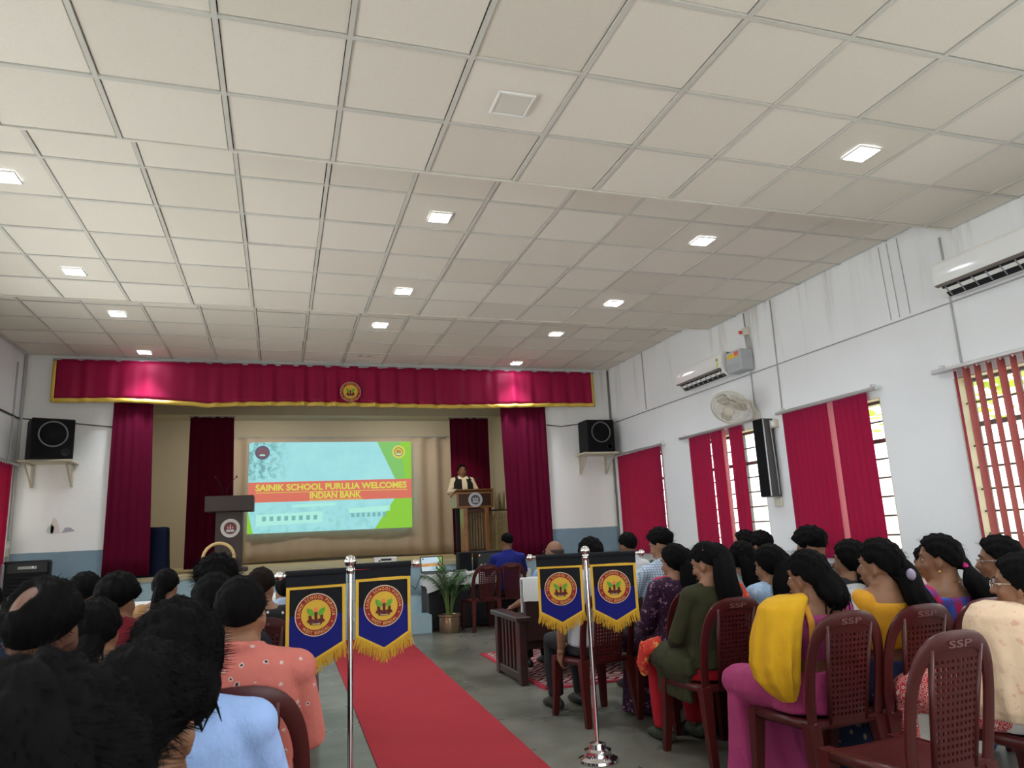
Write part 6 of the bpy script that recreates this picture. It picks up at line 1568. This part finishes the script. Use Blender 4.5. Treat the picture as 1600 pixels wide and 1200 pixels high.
# speaker
F_VEST = fabric('black_waistcoat', (.010, .011, .013), rough=.85); F_IVSH = fabric('ivory_shirt', (.62, .55, .44))
p = person('man in white shirt and black waistcoat speaking behind the wooden lectern', 3.17, 12.80, 1.66, 184, False, 0, 'short', .017, yaw=-6, pitch=6, top=F_IVSH, sleeve='long', bottom=('trousers', M_TRO), arms='lectern', face=True, zoff=SZ, stand=True, nstr=60)
c = MB()
for s in (-1, 1):
    rings = []
    for z in (.50, .62, .74, .86, .95):
        r = []
        hw = np.interp(z, [.5, .62, .74, .86, .95], [.175, .172, .178, .180, .145]); hy = np.interp(z, [.5, .62, .74, .86, .95], [.150, .137, .135, .135, .105])
        a0, a1 = math.radians(74), math.radians(-92)
        for k in range(15):
            a = a0+(a1-a0)*k/14; g = np.interp(z, [.5, .95], [0, .12]); aa = a-(g if k < 3 else 0); r.append((s*(hw+.022)*math.cos(aa), p.Y(z)+(hy+.022)*math.sin(aa), p.Z(z)))
        for k in range(14, -1, -1):
            a = a0+(a1-a0)*k/14; r.append((s*(hw+.004)*math.cos(a), p.Y(z)+(hy+.004)*math.sin(a), p.Z(z)))
        rings.append(r if s > 0 else r[::-1])
    c.loft(rings)
    c.tube([(s*.105, p.Y(.95)+.085, p.Z(.93)), (s*.105, p.Y(.98), p.Z(1.012)), (s*.105, p.Y(.95)-.085, p.Z(.93))], [.045, .045, .045], 10, flat=.5)
c.obj('waistcoat', [F_VEST], p.root, smooth=40)

# ---------------------------------------------------------------- the audience, left block
F_NIGHT = fabric('night_shirt', (.010, .011, .016), sheen=0); F_LSHIRT = fabric('light_blue_shirt', (.30, .44, .76)); F_CORAL = fabric('coral_print_shirt', (.52, .15, .12), (.56, .46, .44), 'motif', 24, c3=(.03, .02, .03))
F_MARO = fabric('maroon_shirt', (.16, .010, .018)); F_GRN = fabric('pale_green', (.20, .36, .27)); F_BW = fabric('black_white_dots', (.015, .015, .017), (.6, .6, .6), 'motif', 26); F_YEL2 = fabric('yellow_green_scarf', (.44, .36, .03), (.20, .19, .02), 'floral', 20)
p = person('man with very dark hair closest to the camera at lower left', -.191, .80, 1.225, 0, False, 2, 'short', .022, yaw=-8, nstr=900, strl=.03, wild=.25, near=True, top=F_NIGHT, bottom=('trousers', M_TRO), chair_label=C_+'the man closest to the camera')
p = person('second dark-haired man just beyond the closest head, neck showing at the bottom edge', -.197, 1.40, 1.167, 0, False, 1, 'short', .020, yaw=-10, nstr=900, strl=.03, wild=.35, near=True, hs=.96, top=F_NIGHT, bottom=('trousers', M_TRO))
p = person('person in light blue shirt with thick shaggy black hair over the collar', -.225, 2.05, 1.19, -3, False, 1, 'long', .030, yaw=-6, nstr=1100, strl=.035, wild=.25, chair_dy=-.27, near=True, top=F_LSHIRT, bottom=('trousers', M_TRO), chair_label=C_+'the person in the light blue shirt',
           locks=[([(.02, -.05, .02), (.03, -.085, -.05), (.035, -.09, -.10), (.04, -.085, -.15)], [.075, .085, .075, .035], dict(flat=.55, head=9))])
p = person('man in coral printed shirt with short faded hair', -.119, 2.72, 1.21, 0, False, 1, 'short', .011, yaw=-4, nstr=300, strl=.012, wild=.3, near=True, top=F_CORAL, bottom=('trousers', M_TRO), wide=1.04, chair_label=C_+'the man in the coral printed shirt')
p = person('balding man with bare shiny crown at the left', -.545, 2.17, 1.255, 0, False, 2, 'recede', .016, bald=(-.30, -.60, .74, .40), yaw=-10, nstr=300, strl=.02, wild=.4, near=True, top=F_NIGHT, bottom=('trousers', M_TRO), chair_label=C_+'the balding man')
p = person('woman with shiny silver hair pin, between the balding man and maroon shirt', -.673, 3.35, 1.135, 0, True, 1, 'back', .016, nstr=80, top=F_NIGHT, cut='kurta', sleeve='half', bottom=('skirt', F_BLACK), chair_label=C_+'the woman with the silver hair pin',
           locks=[([(0, -.08, 0), (0, -.11, -.05), (0, -.11, -.09)], [.05, .05, .03], dict(flat=.8, head=9))])
cl = MB()
for k in range(5): cl.ell(p.HM @ Vector((-.072-.002*k, -.055-.008*(k % 2), .035-.014*k)), (.006, .007, .006), 8, 6)
cl.obj('hair_pin', M_STEEL, p.root, smooth=True)
p = person('man in maroon shirt with full black hair at the left', -.727, 4.03, 1.215, 0, False, 1, 'short', .024, yaw=-16, nstr=160, strl=.03, top=F_MARO, sleeve='half', bottom=('trousers', M_TRO), chair_label=C_+'the man in the maroon shirt')
p = person('man with plain black hair before the blue wall, left of the maroon shirt', -1.09, 5.05, 1.20, 0, False, 1, 'short', .018, yaw=-20, top=F_WHITE, sleeve='half', bottom=('trousers', M_TRO), chair_label=C_+'the man before the blue wall at left')
p = person('woman with hair tied low by a pale band, near the front table', -.76, 5.85, 1.175, 0, True, 1, 'back', .013, yaw=-14, top=fabric('orange_top', (.36, .2, .09)), cut='blouse', sleeve='cap', bottom=('saree', F_MUST), face=True, chair_label=C_+'the woman with the pale hair band',
           locks=[([(0, -.08, .0), (0, -.115, -.04), (0, -.12, -.09), (0, -.11, -.13)], [.05, .04, .045, .02], dict(flat=.8, head=9))])
cl = MB(); cl.ell(p.HM @ Vector((0, -.118, -.015)), (.03, .010, .008), 12, 6); cl.obj('hair_band', M_IVORY, p.root, smooth=True)
p = person('person with big fuzzy black hair in front of the podium', -.304, 4.15, 1.275, 0, False, 1, 'short', .038, yaw=0, nstr=700, strl=.05, wild=1.1, top=F_BLACK, bottom=('trousers', M_TRO), chair_label=C_+'the fuzzy-haired person')
p = person('man with smooth black hair between the fuzzy hair and the coral shirt', -.255, 3.42, 1.205, 0, False, 1, 'short', .018, yaw=0, top=F_NIGHT, bottom=('trousers', M_TRO), nstr=60, chair_label=C_+'the smooth-haired man beyond the coral shirt')
p = person('person in black and white dotted dress with yellow scarf', -.10, 4.85, 1.175, 0, True, 1, 'short', .012, hmat=HAIRB, yaw=-20, top=F_BW, cut='kurta', sleeve='half', bottom=('skirt', F_BLACK), face=True, wide=1.1, chair_label=C_+'the person in the dotted dress')
drape(p, 'scarf', F_YEL2, [(.12, .1, p.Z(.86)), (.16, -.02, p.Z(.93)), (.18, -.10, p.Z(.84)), (.19, -.12, p.Z(.70)), (.19, -.1, p.Z(.58))], [((1, 0, 0), .05), ((1, 0, 0), .07), ((1, 0, 0), .08), ((1, 0, 0), .08), ((1, 0, 0), .05)], .02, .01)
p = person('man in pale blue shirt beyond the dotted dress, beside the first pennant', .06, 5.7, 1.10, 0, False, 1, 'short', .014, top=fabric('washed_blue', (.36, .44, .60)), sleeve='half', bottom=('trousers', M_TRO), chair_label=C_+'the man in pale blue beyond the dotted dress')
p = person('person in dark blue with pale green collar at the far left', -1.30, 4.08, 1.205, 0, False, 1, 'short', .016, yaw=-20, top=fabric('navy_shirt', (.02, .035, .07)), sleeve='half', bottom=('trousers', M_TRO), chair_label=C_+'the person at the left picture edge')
drape(p, 'collar_scarf', F_GRN, [(-.12, .02, p.Z(.97)), (-.05, -.09, p.Z(.99)), (.06, -.09, p.Z(.99)), (.13, .02, p.Z(.97))], [((0, .2, 1), .04)]*4, .016, .004)
finish()
bpy.context.view_layer.update()
